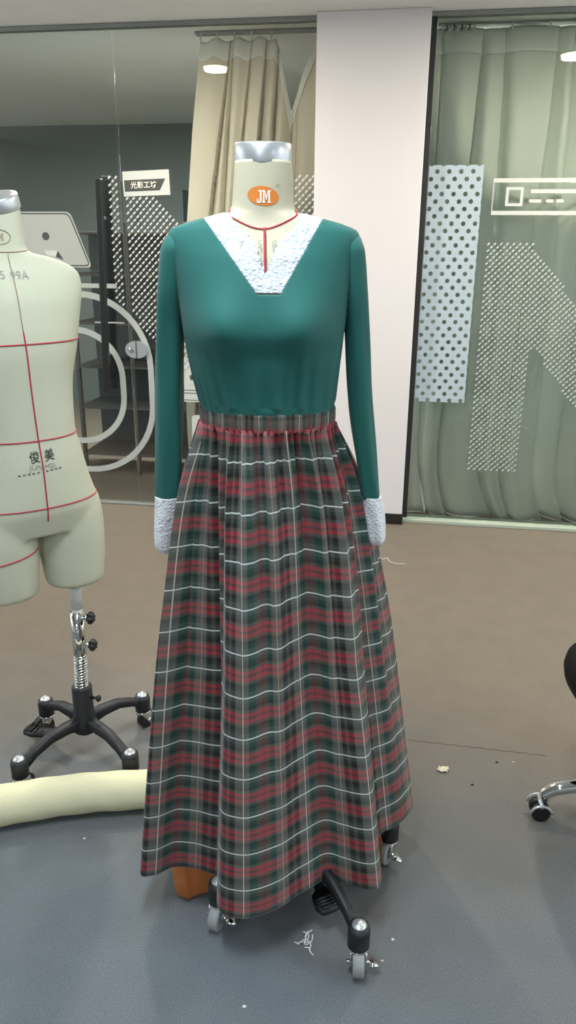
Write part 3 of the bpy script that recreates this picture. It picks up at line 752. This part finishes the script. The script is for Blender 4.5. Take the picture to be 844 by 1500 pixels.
# lace insert: same surface, inside the V, open round the neck
inner = [(333, 296), (335, 309), (341, 324), (355, 337), (368, 348), (378, 366), (385, 390), (390, 398), (394, 388), (402, 366), (415, 347), (430, 335), (439, 320), (441, 309), (442, 296)]
bmc = body_bm(zrange(1.5275, 1.40, 90), 240, .0062, 0.0, False); cut_planes(bmc)
kill = []
for f in bmc.faces:
    c = f.calc_center_median(); x, y = pix(c)
    back = c.y >= FY+.012
    if back: ok = c.z > 1.507 and abs(c.x+.047) < .130
    else: ok = inpoly(x, y, outer) and not inpoly(x, y, inner)
    if not ok: kill.append(f)
bmesh.ops.delete(bmc, geom=kill, context='FACES')
o = obj('lace_collar', bmc, m_lace, bl, label='white lace insert filling the V neckline'); solid(o, .001)
# sleeves: flattened hanging tubes
def sleeve_bm(rows, y0, y1, n=48, seed=0, wr=.0012, close=True):
    bm = NB(); rnd = random.Random(seed); rings = []; Z0, Z1 = rows[0][0], rows[-1][0]
    N = 70
    for j in range(N+1):
        z = Z0+(Z1-Z0)*j/N; cx, a, b_ = interp(rows, z); t = j/N; ring = []
        for k in range(n):
            th = 2*PI*k/n; x, y = selr(a, b_, th, 2.3)
            w = wr*min(1, t*3)*(math.sin(th*5+z*9+seed)+.7*math.sin(th*3-z*23+seed*2))
            ring.append(Vector((cx+x+w*math.cos(th), y0+(y1-y0)*t+y+w*math.sin(th), z)))
        rings.append(ring)
    add_loft(bm, rings, close, close); return recalc(bm)
SL = [(1.4972, -.190, .016, .014), (1.4945, -.193, .024, .028), (1.486, -.1965, .0255, .040), (1.468, -.2035, .0265, .048), (1.404, -.2130, .0265, .047), (1.332, -.2208, .0255, .038), (1.191, -.2305, .0269, .030), (1.010, -.2409, .0257, .028), (.9935, -.2417, .0255, .027)]
SR = [(1.4972, .096, .016, .014), (1.4945, .0995, .0235, .028), (1.486, .1025, .0245, .040), (1.468, .1080, .0255, .048), (1.404, .1165, .0245, .047), (1.332, .1245, .0225, .038), (1.191, .1377, .0236, .030), (1.0135, .1645, .0190, .026), (.997, .167, .0190, .025)]
sl = obj('sleeve', sleeve_bm(SL, 1.425, 1.455, seed=1), m_teal, bl)
sr = obj('sleeve', sleeve_bm(SR, 1.425, 1.455, seed=4), m_teal, bl)
CL = [(.998, -.2419, .0272, .0285), (.95, -.2463, .0268, .029), (.91, -.2508, .0252, .029), (.885, -.2525, .0225, .027), (.872, -.2525, .0165, .020)]
CR = [(1.001, .1678, .0205, .0265), (.96, .1757, .0200, .028), (.92, .1822, .0185, .028), (.903, .1845, .0165, .026), (.893, .1848, .0120, .020)]
obj('lace_cuff', sleeve_bm(CL, 1.455, 1.468, seed=2, wr=.0016), m_cuff, sl, label='white lace cuff')
obj('lace_cuff', sleeve_bm(CR, 1.455, 1.468, seed=6, wr=.0016), m_cuff, sr, label='white lace cuff')

# ------------------------------------------------------------------ plaid skirt
sk = thing('skirt', 'long gathered red and green plaid skirt on the dress form', 'skirt', (FX, FY, .12))
HEM = [(-.318, 1.47, .125), (-.333, 1.362, .12), (-.300, 1.352, .12), (-.257, 1.377, .12), (-.205, 1.372, .12), (-.158, 1.355, .12), (-.134, 1.352, .12), (-.150, 1.292, .12), (-.138, 1.252, .12), (-.105, 1.237, .12), (-.066, 1.240, .12), (-.026, 1.255, .12), (.034, 1.302, .12), (.096, 1.344, .12), (.135, 1.334, .12), (.172, 1.318, .12), (.206, 1.318, .12), (.219, 1.345, .125), (.210, 1.405, .14), (.224, 1.450, .15),
       (.259, 1.475, .15), (.300, 1.515, .15), (.322, 1.58, .145), (.285, 1.68, .13), (.19, 1.765, .12), (.03, 1.80, .12), (-.12, 1.775, .12), (-.24, 1.70, .12), (-.305, 1.59, .12)]
hem = catmull(HEM, 24, True)
NH_ = 760
acc = [0.0]
for i in range(len(hem)): acc.append(acc[-1]+(hem[(i+1) % len(hem)].xy-hem[i].xy).length)
PER = acc[-1]
def hem_at(u):
    u %= PER; lo, hi = 0, len(hem)
    while hi-lo > 1:
        m_ = (lo+hi)//2
        if acc[m_] <= u: lo = m_
        else: hi = m_
    t = (u-acc[lo])/(acc[lo+1]-acc[lo]); return hem[lo].lerp(hem[(lo+1) % len(hem)], t)
# anchors tie arc length on the hem to angle at the waist
def arc_of(x, y): return acc[min(range(len(hem)), key=lambda i: (hem[i].xy-Vector((x, y))).length)]
anch = [(0.0, PI*.985), (arc_of(-.257, 1.377), PI*1.14), (arc_of(-.150, 1.290), PI*1.29), (arc_of(-.105, 1.237), PI*1.37), (arc_of(.034, 1.302), PI*1.56), (arc_of(.096, 1.344), PI*1.65), (arc_of(.206, 1.318), PI*1.83), (arc_of(.224, 1.45), PI*1.90), (arc_of(.300, 1.515), PI*2.0), (arc_of(.03, 1.80), PI*2.5), (PER, PI*2.985)]
def waist_ang(u):
    for (u0, a0), (u1, a1) in zip(anch[:-1], anch[1:]):
        if u <= u1: return a0+(a1-a0)*(u-u0)/(u1-u0)
    return anch[-1][1]
WZ = 1.162
WW = [(1.0, 0.0), (.84, .30), (.66, .49), (.47, .655), (.23, .84), (0.0, 1.0)]
NT = 96; VPER = 11.42
bm = NB(); uvl = bm.loops.layers.uv.new('UVMap'); rows = []; uvs = []
U0 = arc_of(-.088, 1.238)
for j in range(NT+1):
    t = j/NT; (w,) = interp(WW, 1-t); row = []; uvr = []
    for i in range(NH_):
        u = PER*i/NH_; hp = hem_at(u); th = waist_ang(u)
        wx, wy = -.0402+.1235*math.cos(th), FY+.0935*math.sin(th)
        ex, ey = -.005+.318*math.cos(th), 1.49+(.215 if math.sin(th) < 0 else .30)*math.sin(th); wf = w**.55
        x = wx+(ex-wx)*w+(hp.x-ex)*wf*(1 if w > .6 else (.5+.5*w/.6)); y = wy+(ey-wy)*w+(hp.y-ey)*wf; z = WZ+(hp.z-WZ)*t
        g1 = .0055*math.exp(-t*7)*math.sin(u*2*PI/PER*74+1.5*math.sin(u*9))
        g2 = .0110*math.exp(-t*2.6)*min(1, t*8+.2)*math.sin(u*2*PI/PER*29+1.3*math.sin(u*5.3)+.6)
        g3 = .0075*math.exp(-((t-.4)/.35)**2)*math.sin(u*2*PI/PER*17+2.0*math.sin(u*3.1))
        g = g1+g2+g3
        row.append(bm.verts.new((x+g*math.cos(th), y+g*math.sin(th), z))); uvr.append(((u-U0)/.0835+200, t*VPER-.62))
    rows.append(row); uvs.append(uvr)
for j in range(NT):
    for i in range(NH_):
        k = (i+1) % NH_
        f = bm.faces.new((rows[j][i], rows[j+1][i], rows[j+1][k], rows[j][k]))
        du = PER/.0835 if k == 0 else 0
        for lp_, q in zip(f.loops, (uvs[j][i], uvs[j+1][i], (uvs[j+1][k][0]+du, uvs[j+1][k][1]), (uvs[j][k][0]+du, uvs[j][k][1]))): lp_[uvl].uv = q
o = obj('skirt_panel', bm, m_plaid, sk); solid(o, .0012)
# elastic waistband
bm = NB(); uvl = bm.loops.layers.uv.new('UVMap'); n = 520;  rows = []; NJ = 12
for j in range(NJ+1):
    t = j/NJ; z = 1.190-.034*t; row = []
    for i in range(n):
        th = 2*PI*i/n; ph = 62*th+2.0*math.sin(th*7)
        g = .0016*math.sin(ph)*(.6+.4*math.sin(PI*t))+.0030*math.sin(PI*t)**.6 + (.0015 if t < .2 else 0)
        a, b_ = .1245+g, .0945+g
        row.append(bm.verts.new((-.0402+a*math.cos(th), FY+b_*math.sin(th), z+.0012*math.sin(ph*.5)*(1 if j in (0, NJ) else 0))))
    rows.append(row)
for j in range(NJ):
    for i in range(n):
        k = (i+1) % n; f = bm.faces.new((rows[j][i], rows[j+1][i], rows[j+1][k], rows[j][k]))
        for lp_, (a, b_) in zip(f.loops, ((i, j), (i, j+1), (i+1, j+1), (i+1, j))): lp_[uvl].uv = (a/n*21.4+.3, .27+.125*b_/NJ)
o = obj('waistband', bm, m_plaid, sk); solid(o, .001)

# orange bags standing under the hem, between the legs of the stand
def bag(cx, cy, hw, hd, h, ang, lb):
    bm = NB(); rings = []
    for j, (z, sx, sy) in enumerate(((.002, .86, .7), (.012, .97, .95), (.35*h, 1.0, 1.0), (.6*h, .96, 1.0), (.8*h, .9, .85), (.95*h, .82, .5), (h, .8, .2))):
        ring = []
        for k in range(56):
            th = 2*PI*k/56; x, y = selr(hw*sx, hd*sy, th, 4.0); w = .003*math.sin(th*7+j*1.1)+.002*math.sin(th*13+j)
            ring.append(Vector((cx+x*math.cos(ang)-y*math.sin(ang), cy+x*math.sin(ang)+y*math.cos(ang)+w, z)))
        rings.append(ring)
    add_loft(bm, rings); tag(obj('bag', recalc(bm), m_orange, None, base=(cx, cy, 0)), lb, 'bag', 'orange bags under the skirt')
bag(-.192, 1.448, .080, .040, .17, math.radians(24), 'orange bag standing on the floor under the left front hem of the skirt')
bag(.211, 1.456, .021, .014, .165, math.radians(25), 'orange bag peeping out under the right side of the skirt hem')

# ------------------------------------------------------------------ undressed form at left
LXc, LYc, YAW = -.683, 1.92, math.radians(37)
LR = Matrix.Rotation(YAW, 3, 'Z'); LO = Vector((LXc, LYc, 0))
def shift(z): return -.017*max(0, min(1, (z-.95)/.35))
def lf(x, y, z): return LO + Vector((shift(z), 0, 0)) + LR @ Vector((x, y, z))
LB = [ # z, half width, front, back
 (1.566, .0570, .0560, .0560), (1.5193, .0580, .0570, .0570), (1.4885, .0590, .0585, .0600), (1.470, .0600, .0600, .0640), (1.4572, .0700, .0610, .0680), (1.4496, .1120, .0630, .0700), (1.4355, .1530, .0670, .0760),
 (1.4228, .1780, .0740, .0820), (1.4018, .1930, .0840, .0880), (1.3773, .1950, .0940, .0930), (1.3361, .1880, .1060, .0970), (1.2436, .1660, .1150, .0960), (1.1395, .1385, .1060, .0880), (1.0681, .1315, .1020, .0820), (1.0134, .1290, .1010, .0820),
 (.9853, .1340, .1030, .0870), (.8997, .1500, .1080, .1020), (.8307, .1700, .1090, .1150), (.790, .1800, .1000, .1150), (.755, .1790, .0900, .1050)]
bm = NB(); n = 96
zs = zrange(1.566, .752, 130)
add_loft(bm, [[lf(*selr(interp(LB, z)[0], interp(LB, z)[1] if math.sin(2*PI*k/n) < 0 else interp(LB, z)[2], 2*PI*k/n, 2.25), z) for k in range(n)] for z in zs])
LEG = [(.83, .080, .080, .090), (.78, .088, .086, .098), (.74, .0905, .086, .098), (.68, .0895, .083, .094), (.61, .0830, .079, .088), (.582, .0800, .076, .085), (.575, .0740, .070, .078)]
for sx in (-1, 1):
    add_loft(bm, [[lf(sx*(.0945-.001*0)+q[0], q[1], z) for q in [selr(interp(LEG, z)[0], interp(LEG, z)[1] if math.sin(2*PI*k/64) < 0 else interp(LEG, z)[2], 2*PI*k/64, 2.2) for k in range(64)]] for z in zrange(.83, .575, 50)])
recalc(bm)
me = bpy.data.meshes.new('tmp'); bm.to_mesh(me); bm.free()
tmp = bpy.data.objects.new('tmp', me); C.objects.link(tmp)
md = tmp.modifiers.new('r', 'REMESH'); md.mode = 'VOXEL'; md.voxel_size = .0055
sm_ = tmp.modifiers.new('s', 'SMOOTH'); sm_.iterations = 10; sm_.factor = .5
bpy.context.view_layer.update()
me2 = bpy.data.meshes.new_from_object(tmp.evaluated_get(bpy.context.evaluated_depsgraph_get()))
bpy.data.objects.remove(tmp); bpy.data.meshes.remove(me)
bm = NB(); bm.from_mesh(me2); bpy.data.meshes.remove(me2)
LV = BVHTree.FromBMesh(bm)
POLE = lf(.0945, 0, 0); POLE = Vector((-.606, 1.962, 0)); HUB = Vector((-.606, 1.936, 0))
lform = thing('dress_form', 'undressed ivory dress form with red seam lines at left', 'dress form', (HUB.x, HUB.y, 0))
lt = obj('torso', bm, m_cream2, lform)
bm = NB(); ax0 = lf(0, 0, 1.562)
add_lathe(bm, [(.0585, -.012), (.0598, -.010), (.0598, .016), (.0582, .0205), (.045, .0235), (.030, .025), (.012, .0258), (.011, .029), (.003, .0295)], ax0, (-.10, -.30, .95), 48)
obj('neck_cap', recalc(bm), m_steel, lform)
def lray(th, z): a = LR @ Vector((math.cos(th), math.sin(th), 0)); return (LO+Vector((shift(z), 0, z))+a*.6, -a)
cf = [(lf(0, -.6, z), LR @ Vector((0, 1, 0))) for z in zrange(1.452, .80, 60)]
cfs = obj('centre_seam', seam_line(LV, cf[:17], .0012), m_brownprint, lt)
obj('centre_seam', seam_line(LV, cf[16:], .0019), m_redtape, lt, label='red lower centre front line')
def hseam(zf, th0=-PI*1.5, th1=PI*.5, n_=80): return [lray(th0+(th1-th0)*k/n_, zf(th0+(th1-th0)*k/n_)) for k in range(n_+1)]
obj('bust_seam', seam_line(LV, hseam(lambda t: 1.250)), m_redtape, lt)
obj('waist_seam', seam_line(LV, hseam(lambda t: 1.012+.012*math.sin(t)*0)), m_redtape, lt)
obj('hip_seam', seam_line(LV, hseam(lambda t: .836)), m_redtape, lt)
obj('neck_seam', seam_line(LV, hseam(lambda t: 1.470+.012*math.sin(t)), .0012), m_brownprint, lt)
def legseam(sx):
    r = []
    for k in range(41):
        th = -PI-.15+(PI+.3)*k/40; a = LR @ Vector((math.cos(th), math.sin(th), 0)); o_ = lf(sx*.0945, 0, .700+.012*math.cos(th)*-sx)
        r.append((o_+a*.085*1.0+a*.05, -a))
    return [q for q in r if (LR.transposed() @ (q[0]-LO)).x < -.035 or (LR.transposed() @ (q[0]-LO)).y < -.06]
obj('thigh_seam', seam_line(LV, legseam(-1)), m_redtape, lt)
ldir = LR @ Vector((0, 1, 0))
def lplace(px, py):      # frame in the front plane of the form through a surveyed point
    r = ray(px, py); nrm = LR @ Vector((0, -1, 0)); p0 = lf(0, -.1, 0); k = (p0-CAMP).dot(nrm)/r.dot(nrm); q = CAMP+r*k
    loc = LR.transposed() @ (q-LO-Vector((shift(q.z), 0, 0))); return loc.x, loc.z
def ltext(body, px, py, size, mat, bold=0.0, off=.0015, name='print', sx=1.0, sk=0.0):
    x0, z0 = lplace(px, py); tb = text_bm(body, size, bold)
    return obj(name, wrap_text(LV, tb, lambda x, y: lf(x0+x*sx, -.5, z0+y+sk*x), ldir, off), mat, lt, False)
ltext('75', 5, 404, .026, m_print); ltext('99A', 34.5, 404.5, .026, m_print)
ltext('俊', 50.0, 671, .033, m_blackprint, .0001, name='lettering', sx=.8, sk=.1); ltext('美', 71.5, 667, .033, m_blackprint, .0001, name='lettering', sx=.8, sk=.1)
ltext('JUN', 52, 684.5, .0175, m_print, name='lettering', sx=1.1); ltext('MEI', 72, 682, .0175, m_print, name='lettering', sx=1.1)
x0, z0 = lplace(61, 690.5); bm = NB()
for k in range(10):
    if k == 5: continue
    cx_ = x0-.056+.0115*k; cz_ = z0-.003+.0006*k
    for q in range(3): add_box(bm, cx_+.002*q-.003+.0003*q, cx_+.002*q-.0018, -.001, .001, cz_-.003+.001*((k+q) % 3), cz_+.003-.001*((k*2+q) % 3))
    add_box(bm, cx_-.0035, cx_+.0035, -.001, .001, cz_+.0005*(k % 3)-.0005, cz_+.0005*(k % 3)+.0004)
for v in bm.verts:
    p = stick(LV, lf(v.co.x, -.5, v.co.z), ldir, .0006+max(0, -v.co.y)*.3); v.co = p
obj('small_print', bm, m_blackprint, lt, False)
# faded round logo on the neck
x0, z0 = lplace(9, 347)
bm = NB(); P_ = [(x0+.026*math.cos(2*PI*k/40), z0+.016*math.sin(2*PI*k/40)) for k in range(41)]
pts = [stick(LV, lf(a, -.5, b_), ldir, .0004) for a, b_ in P_]; add_tube(bm, [p for p in pts if p], .0011, 6); obj('logo_outline', bm, m_brownprint, lt)
tb = slab_jm(.017); obj('lettering', wrap_text(LV, tb, lambda x, y: lf(x0+x, -.5, z0+y), ldir, .0008), m_brownprint, lt, False)
# pole: white tube, chrome sleeve, spring
bm = NB(); add_tube(bm, [(POLE.x, POLE.y, .49), (POLE.x, POLE.y, .60)], .0175, 20); add_tube(bm, [(POLE.x, POLE.y, .37), (POLE.x, POLE.y, .55)], .0150, 20); pw = obj('tube', bm, m_clear, lform)
def pz(y): return aty(118, y, 1.955).z
bm = NB(); p_lo, p_hi = Vector((HUB.x+.001, HUB.y+.012, pz(958))), Vector((POLE.x, POLE.y-.006, pz(897)))
add_tube(bm, [p_lo, p_hi], .0195, 24); obj('sleeve_tube', bm, m_chrome, lform)
for z_, k in ((pz(904), 0), (pz(942), 1)):
    c0 = p_lo.lerp(p_hi, (z_-p_lo.z)/(p_hi.z-p_lo.z)); dd = Vector((1, -.25, .08)).normalized()
    bm = NB(); add_tube(bm, [c0+dd*.018, c0+dd*.034], .006, 10); kn = obj('knob', bm, m_chrome, lform)
    bm = NB(); rings = []
    a_, b2 = frame_of(dd)
    for r, q in ((.010, .034), (.0155, .037), (.0165, .046), (.013, .052), (.006, .054)):
        rings.append([c0+dd*q+(a_*math.cos(2*PI*i/48)+b2*math.sin(2*PI*i/48))*r*(1+.14*math.cos(6*2*PI*i/48)) for i in range(48)])
    add_loft(bm, rings); obj('knob_grip', recalc(bm), m_black, kn)
bm = NB(); add_tube(bm, [(HUB.x, HUB.y, .2), p_lo+Vector((0, 0, .02))], .0115, 16); obj('inner_rod', bm, m_chrome, lform)
bm = NB(); hel = []; z0_, z1_ = .243, p_lo.z+.003
for k in range(12*16+1):
    a = 2*PI*k/16; f = k/(12*16); c0 = Vector((HUB.x, HUB.y, z0_)).lerp(Vector((p_lo.x, p_lo.y, z1_)), f); hel.append(c0+Vector((.0175*math.cos(a), .0175*math.sin(a), 0)))
add_tube(bm, hel, .0032, 8); obj('spring', bm, m_chrome, lform)
LENDS = [tuple(atz(66, 1022, .125).xy), tuple(atz(208, 1016, .125).xy), tuple(atz(190, 1100, .125).xy), tuple(atz(27, 1110, .125).xy)]
stand_base(lform, HUB.x, HUB.y, LENDS, m_black, spins=(-2.6, .9, -.4, 1.2))
ped = atz(40, 1066, .06); pedal(lform, HUB.x, HUB.y, ped.x, ped.y)

# ------------------------------------------------------------------ stuffed cloth arm on the floor
path = catmull([(-1.02, 1.575, .050), (-.78, 1.648, .0525), (-.58, 1.70, .053), (-.40, 1.723, .052), (-.22, 1.745, .046), (-.05, 1.775, .036)], 14)
bm = NB(); N = len(path); rad = []
for i in range(N):
    t = i/(N-1); r = .0545-.004*t-.016*max(0, (t-.72)/.28)**2
    e = min(i, N-1-i)
    if e < 6: r *= math.sqrt(max(.02, 1-((6-e)/6)**2))
    rad.append(r)
for i, p in enumerate(path): p.z = max(.012, rad[i]*1.0 + .0005)
add_tube(bm, path, rad, 32)
for v in bm.verts: v.co += Vector((0, 0, .0012*math.sin(v.co.x*60+v.co.z*40)))
zmin = min(v.co.z for v in bm.verts)
for v in bm.verts: v.co.z -= zmin
arm = thing('stuffed_arm', 'pale yellow stuffed cloth arm lying on the floor beside the left stand', 'stuffed arm', (-.5, 1.75, 0))
obj('arm_body', bm, m_armcloth, arm)
bm = NB(); add_tube(bm, [p+Vector((-.1, -.9, -.42)).normalized()*(rad[i]*1.0) for i, p in enumerate(path)][3:-3], .0012, 6); obj('seam', bm, M('arm_seam', (190, 184, 148), .8), arm)

# ------------------------------------------------------------------ office chair at the right edge
CX, CY = 1.031, 1.655
ch = thing('office_chair', 'black office chair with chrome star base at the right edge', 'chair', (CX, CY, 0))
bm = NB(); rings = []
for z, s in ((.352, .80), (.358, .92), (.38, .985), (.405, 1.0), (.43, .985), (.448, .94), (.458, .82), (.460, .4)):
    rings.append([Vector((CX+x, CY+y, z)) for x, y in (selr(.29*s, .28*s, 2*PI*k/64, 3.2) for k in range(64))])
add_loft(bm, rings); obj('seat', recalc(bm), m_seat, ch)
bm = NB(); add_lathe(bm, [(.10, .335), (.12, .34), (.12, .352), (.05, .354)], (CX, CY, 0)); obj('seat_plate', bm, m_black, ch)
bm = NB(); add_lathe(bm, [(.034, .10), (.034, .24), (.024, .242), (.024, .36)], (CX, CY, 0)); obj('gas_cylinder', bm, m_chrome, ch)
bm = NB(); rings = []
for z, y_, w, t in ((.54, .24, .16, .02), (.60, .255, .21, .028), (.76, .275, .225, .03), (.90, .30, .20, .028), (.96, .31, .13, .018)):
    rings.append([Vector((CX+y_+.02+y, CY+x, z)) for x, y in (selr(w, t, 2*PI*k/32, 3) for k in range(32))])
add_loft(bm, rings); obj('backrest', recalc(bm), m_seat, ch)
bm = NB(); add_tube(bm, catmull([(CX+.1, CY, .342), (CX+.25, CY, .348), (CX+.325, CY, .42), (CX+.335, CY, .66)], 6), .016, 10); obj('back_bracket', bm, m_black, ch)
tip = Vector((.700, 1.690, 0)); base_a = math.atan2(tip.y-CY, tip.x-CX); LL = (tip-Vector((CX, CY, 0))).length
for k in range(5):
    a = base_a+2*PI*k/5; d = Vector((math.cos(a), math.sin(a), 0)); o_ = Vector((CX, CY, 0)); sd = Vector((-d.y, d.x, 0))
    bm = NB()
    add_tube(bm, catmull([o_+d*.03+Vector((0, 0, .125)), o_+d*.12+Vector((0, 0, .122)), o_+d*(LL-.09)+Vector((0, 0, .110)), o_+d*(LL-.03)+Vector((0, 0, .094)), o_+d*LL+Vector((0, 0, .072))], 6), [.02]*6+[.0185]*12+[.017]*7, 14)
    lg = obj('leg', bm, m_chrome, ch)
    for s in (-1, 1):
        bm = NB(); add_lathe(bm, [(.010, -.009), (.023, -.010), (.0255, -.006), (.0255, .006), (.023, .010), (.010, .009)], o_+d*(LL+.004)+sd*s*.014+Vector((0, 0, .0255)), sd, 20); obj('wheel', bm, m_black, lg)
    bm = NB()
    for s in (-1, 1):
        add_tube(bm, [o_+d*(LL+.004+.0285*math.cos(q))+sd*s*.0265+Vector((0, 0, .0255+.0285*math.sin(q))) for q in [PI*(.02+.09*i) for i in range(11)]], .0035, 8)
    add_tube(bm, [o_+d*(LL+.004)-sd*.026+Vector((0, 0, .05)), o_+d*(LL+.004)+sd*.026+Vector((0, 0, .05))], .006, 8)
    obj('caster_hood', bm, m_steel, lg)

# ------------------------------------------------------------------ litter on the carpet
p = atz(649, 1129, 0); bm = NB()
g = [[bm.verts.new((p.x-.018+.006*i, p.y-.010+.007*j, .002+.006*math.sin(i*1.3+j)**2+.004*(j == 3)*(i % 2))) for i in range(7)] for j in range(4)]
for j in range(3):
    for i in range(6):
        if (i, j) in ((0, 2), (5, 0), (0, 0)): continue
        bm.faces.new((g[j][i], g[j][i+1], g[j+1][i+1], g[j+1][i]))
for v in [v for v in bm.verts if not v.link_faces]: bm.verts.remove(v)
o = obj('paper_scrap', bm, m_paper, None, base=(p.x, p.y, 0)); solid(o, .001); tag(o, 'small crumpled cream paper scrap on the carpet right of the skirt', 'paper scrap')
p = atz(446, 1384, 0); bm = NB(); rnd = random.Random(3)
for k in range(7):
    pts = []; a = rnd.uniform(0, 6.3); q = Vector((p.x+rnd.uniform(-.004, .004), p.y+rnd.uniform(-.010, .012), .003))
    for i in range(7):
        pts.append(q.copy()); a += rnd.uniform(-1.2, 1.2); q = q+Vector((math.cos(a)*.0045, math.sin(a)*.0065, 0)); q.z = .0025+rnd.uniform(0, .006)
    add_tube(bm, catmull(pts, 4), .0013, 6)
tag(obj('thread_clump', bm, m_thread, None, base=(p.x, p.y, 0)), 'tangle of white thread on the carpet in front of the skirt', 'thread')
p = atz(570, 820, 0); bm = NB()
add_tube(bm, catmull([atz(555, 818, .003), atz(562, 819, .003), atz(567, 817.5, .010), atz(572, 823, .004), atz(582, 826, .003), atz(594, 826, .003)], 5), .002, 6)
tag(obj('thread', bm, m_paper, None, base=(p.x, p.y, 0)), 'curl of pale thread on the carpet beside the right cuff', 'thread')
SPK = [(575, 1377, 'white speck of lint on the carpet right of the front caster', m_thread, .004), (728, 1117, 'dark speck on the carpet near the chair caster', m_darkspeck, .004), (752, 1117, 'pale speck on the carpet nearest the chair caster', m_speck, .0035),
       (124, 1229, 'pale speck on the carpet below the stuffed arm', m_speck, .004), (358, 1475, 'white speck on the carpet at the bottom edge', m_thread, .004), (692, 1150, 'dark speck on the carpet below the paper scrap', m_darkspeck, .004), (560, 1408, 'pale speck on the carpet beside the front caster brake', m_speck, .003)]
for x, y, lb, m_, r in SPK:
    p = atz(x, y, 0); bm = NB(); bmesh.ops.create_icosphere(bm, subdivisions=1, radius=r)
    for v in bm.verts: v.co.z *= .4; v.co.x *= 1.3
    zm = min(v.co.z for v in bm.verts)
    for v in bm.verts: v.co = Vector((p.x+v.co.x, p.y+v.co.y, v.co.z-zm))
    tag(obj('lint_speck', bm, m_, None, base=(p.x, p.y, 0)), lb, 'lint', 'specks of lint on the carpet')
# seam between two carpet lengths
bm = NB(); pa, pb = atz(598, 1084, 0), atz(800, 1107, 0)
dv = (pb-pa).normalized(); nn = Vector((-dv.y, dv.x, 0)); pts = []
for k in range(30):
    q = pa.lerp(pb, k/29)+nn*.003*math.sin(k*2.1)
    pts.append(q+Vector((0, 0, .0004)))
add_tube(bm, pts, .0009, 5); o = obj('trim_6', bm, M('carpet_seam', (100, 91, 78), .9)); o['kind'] = 'structure'
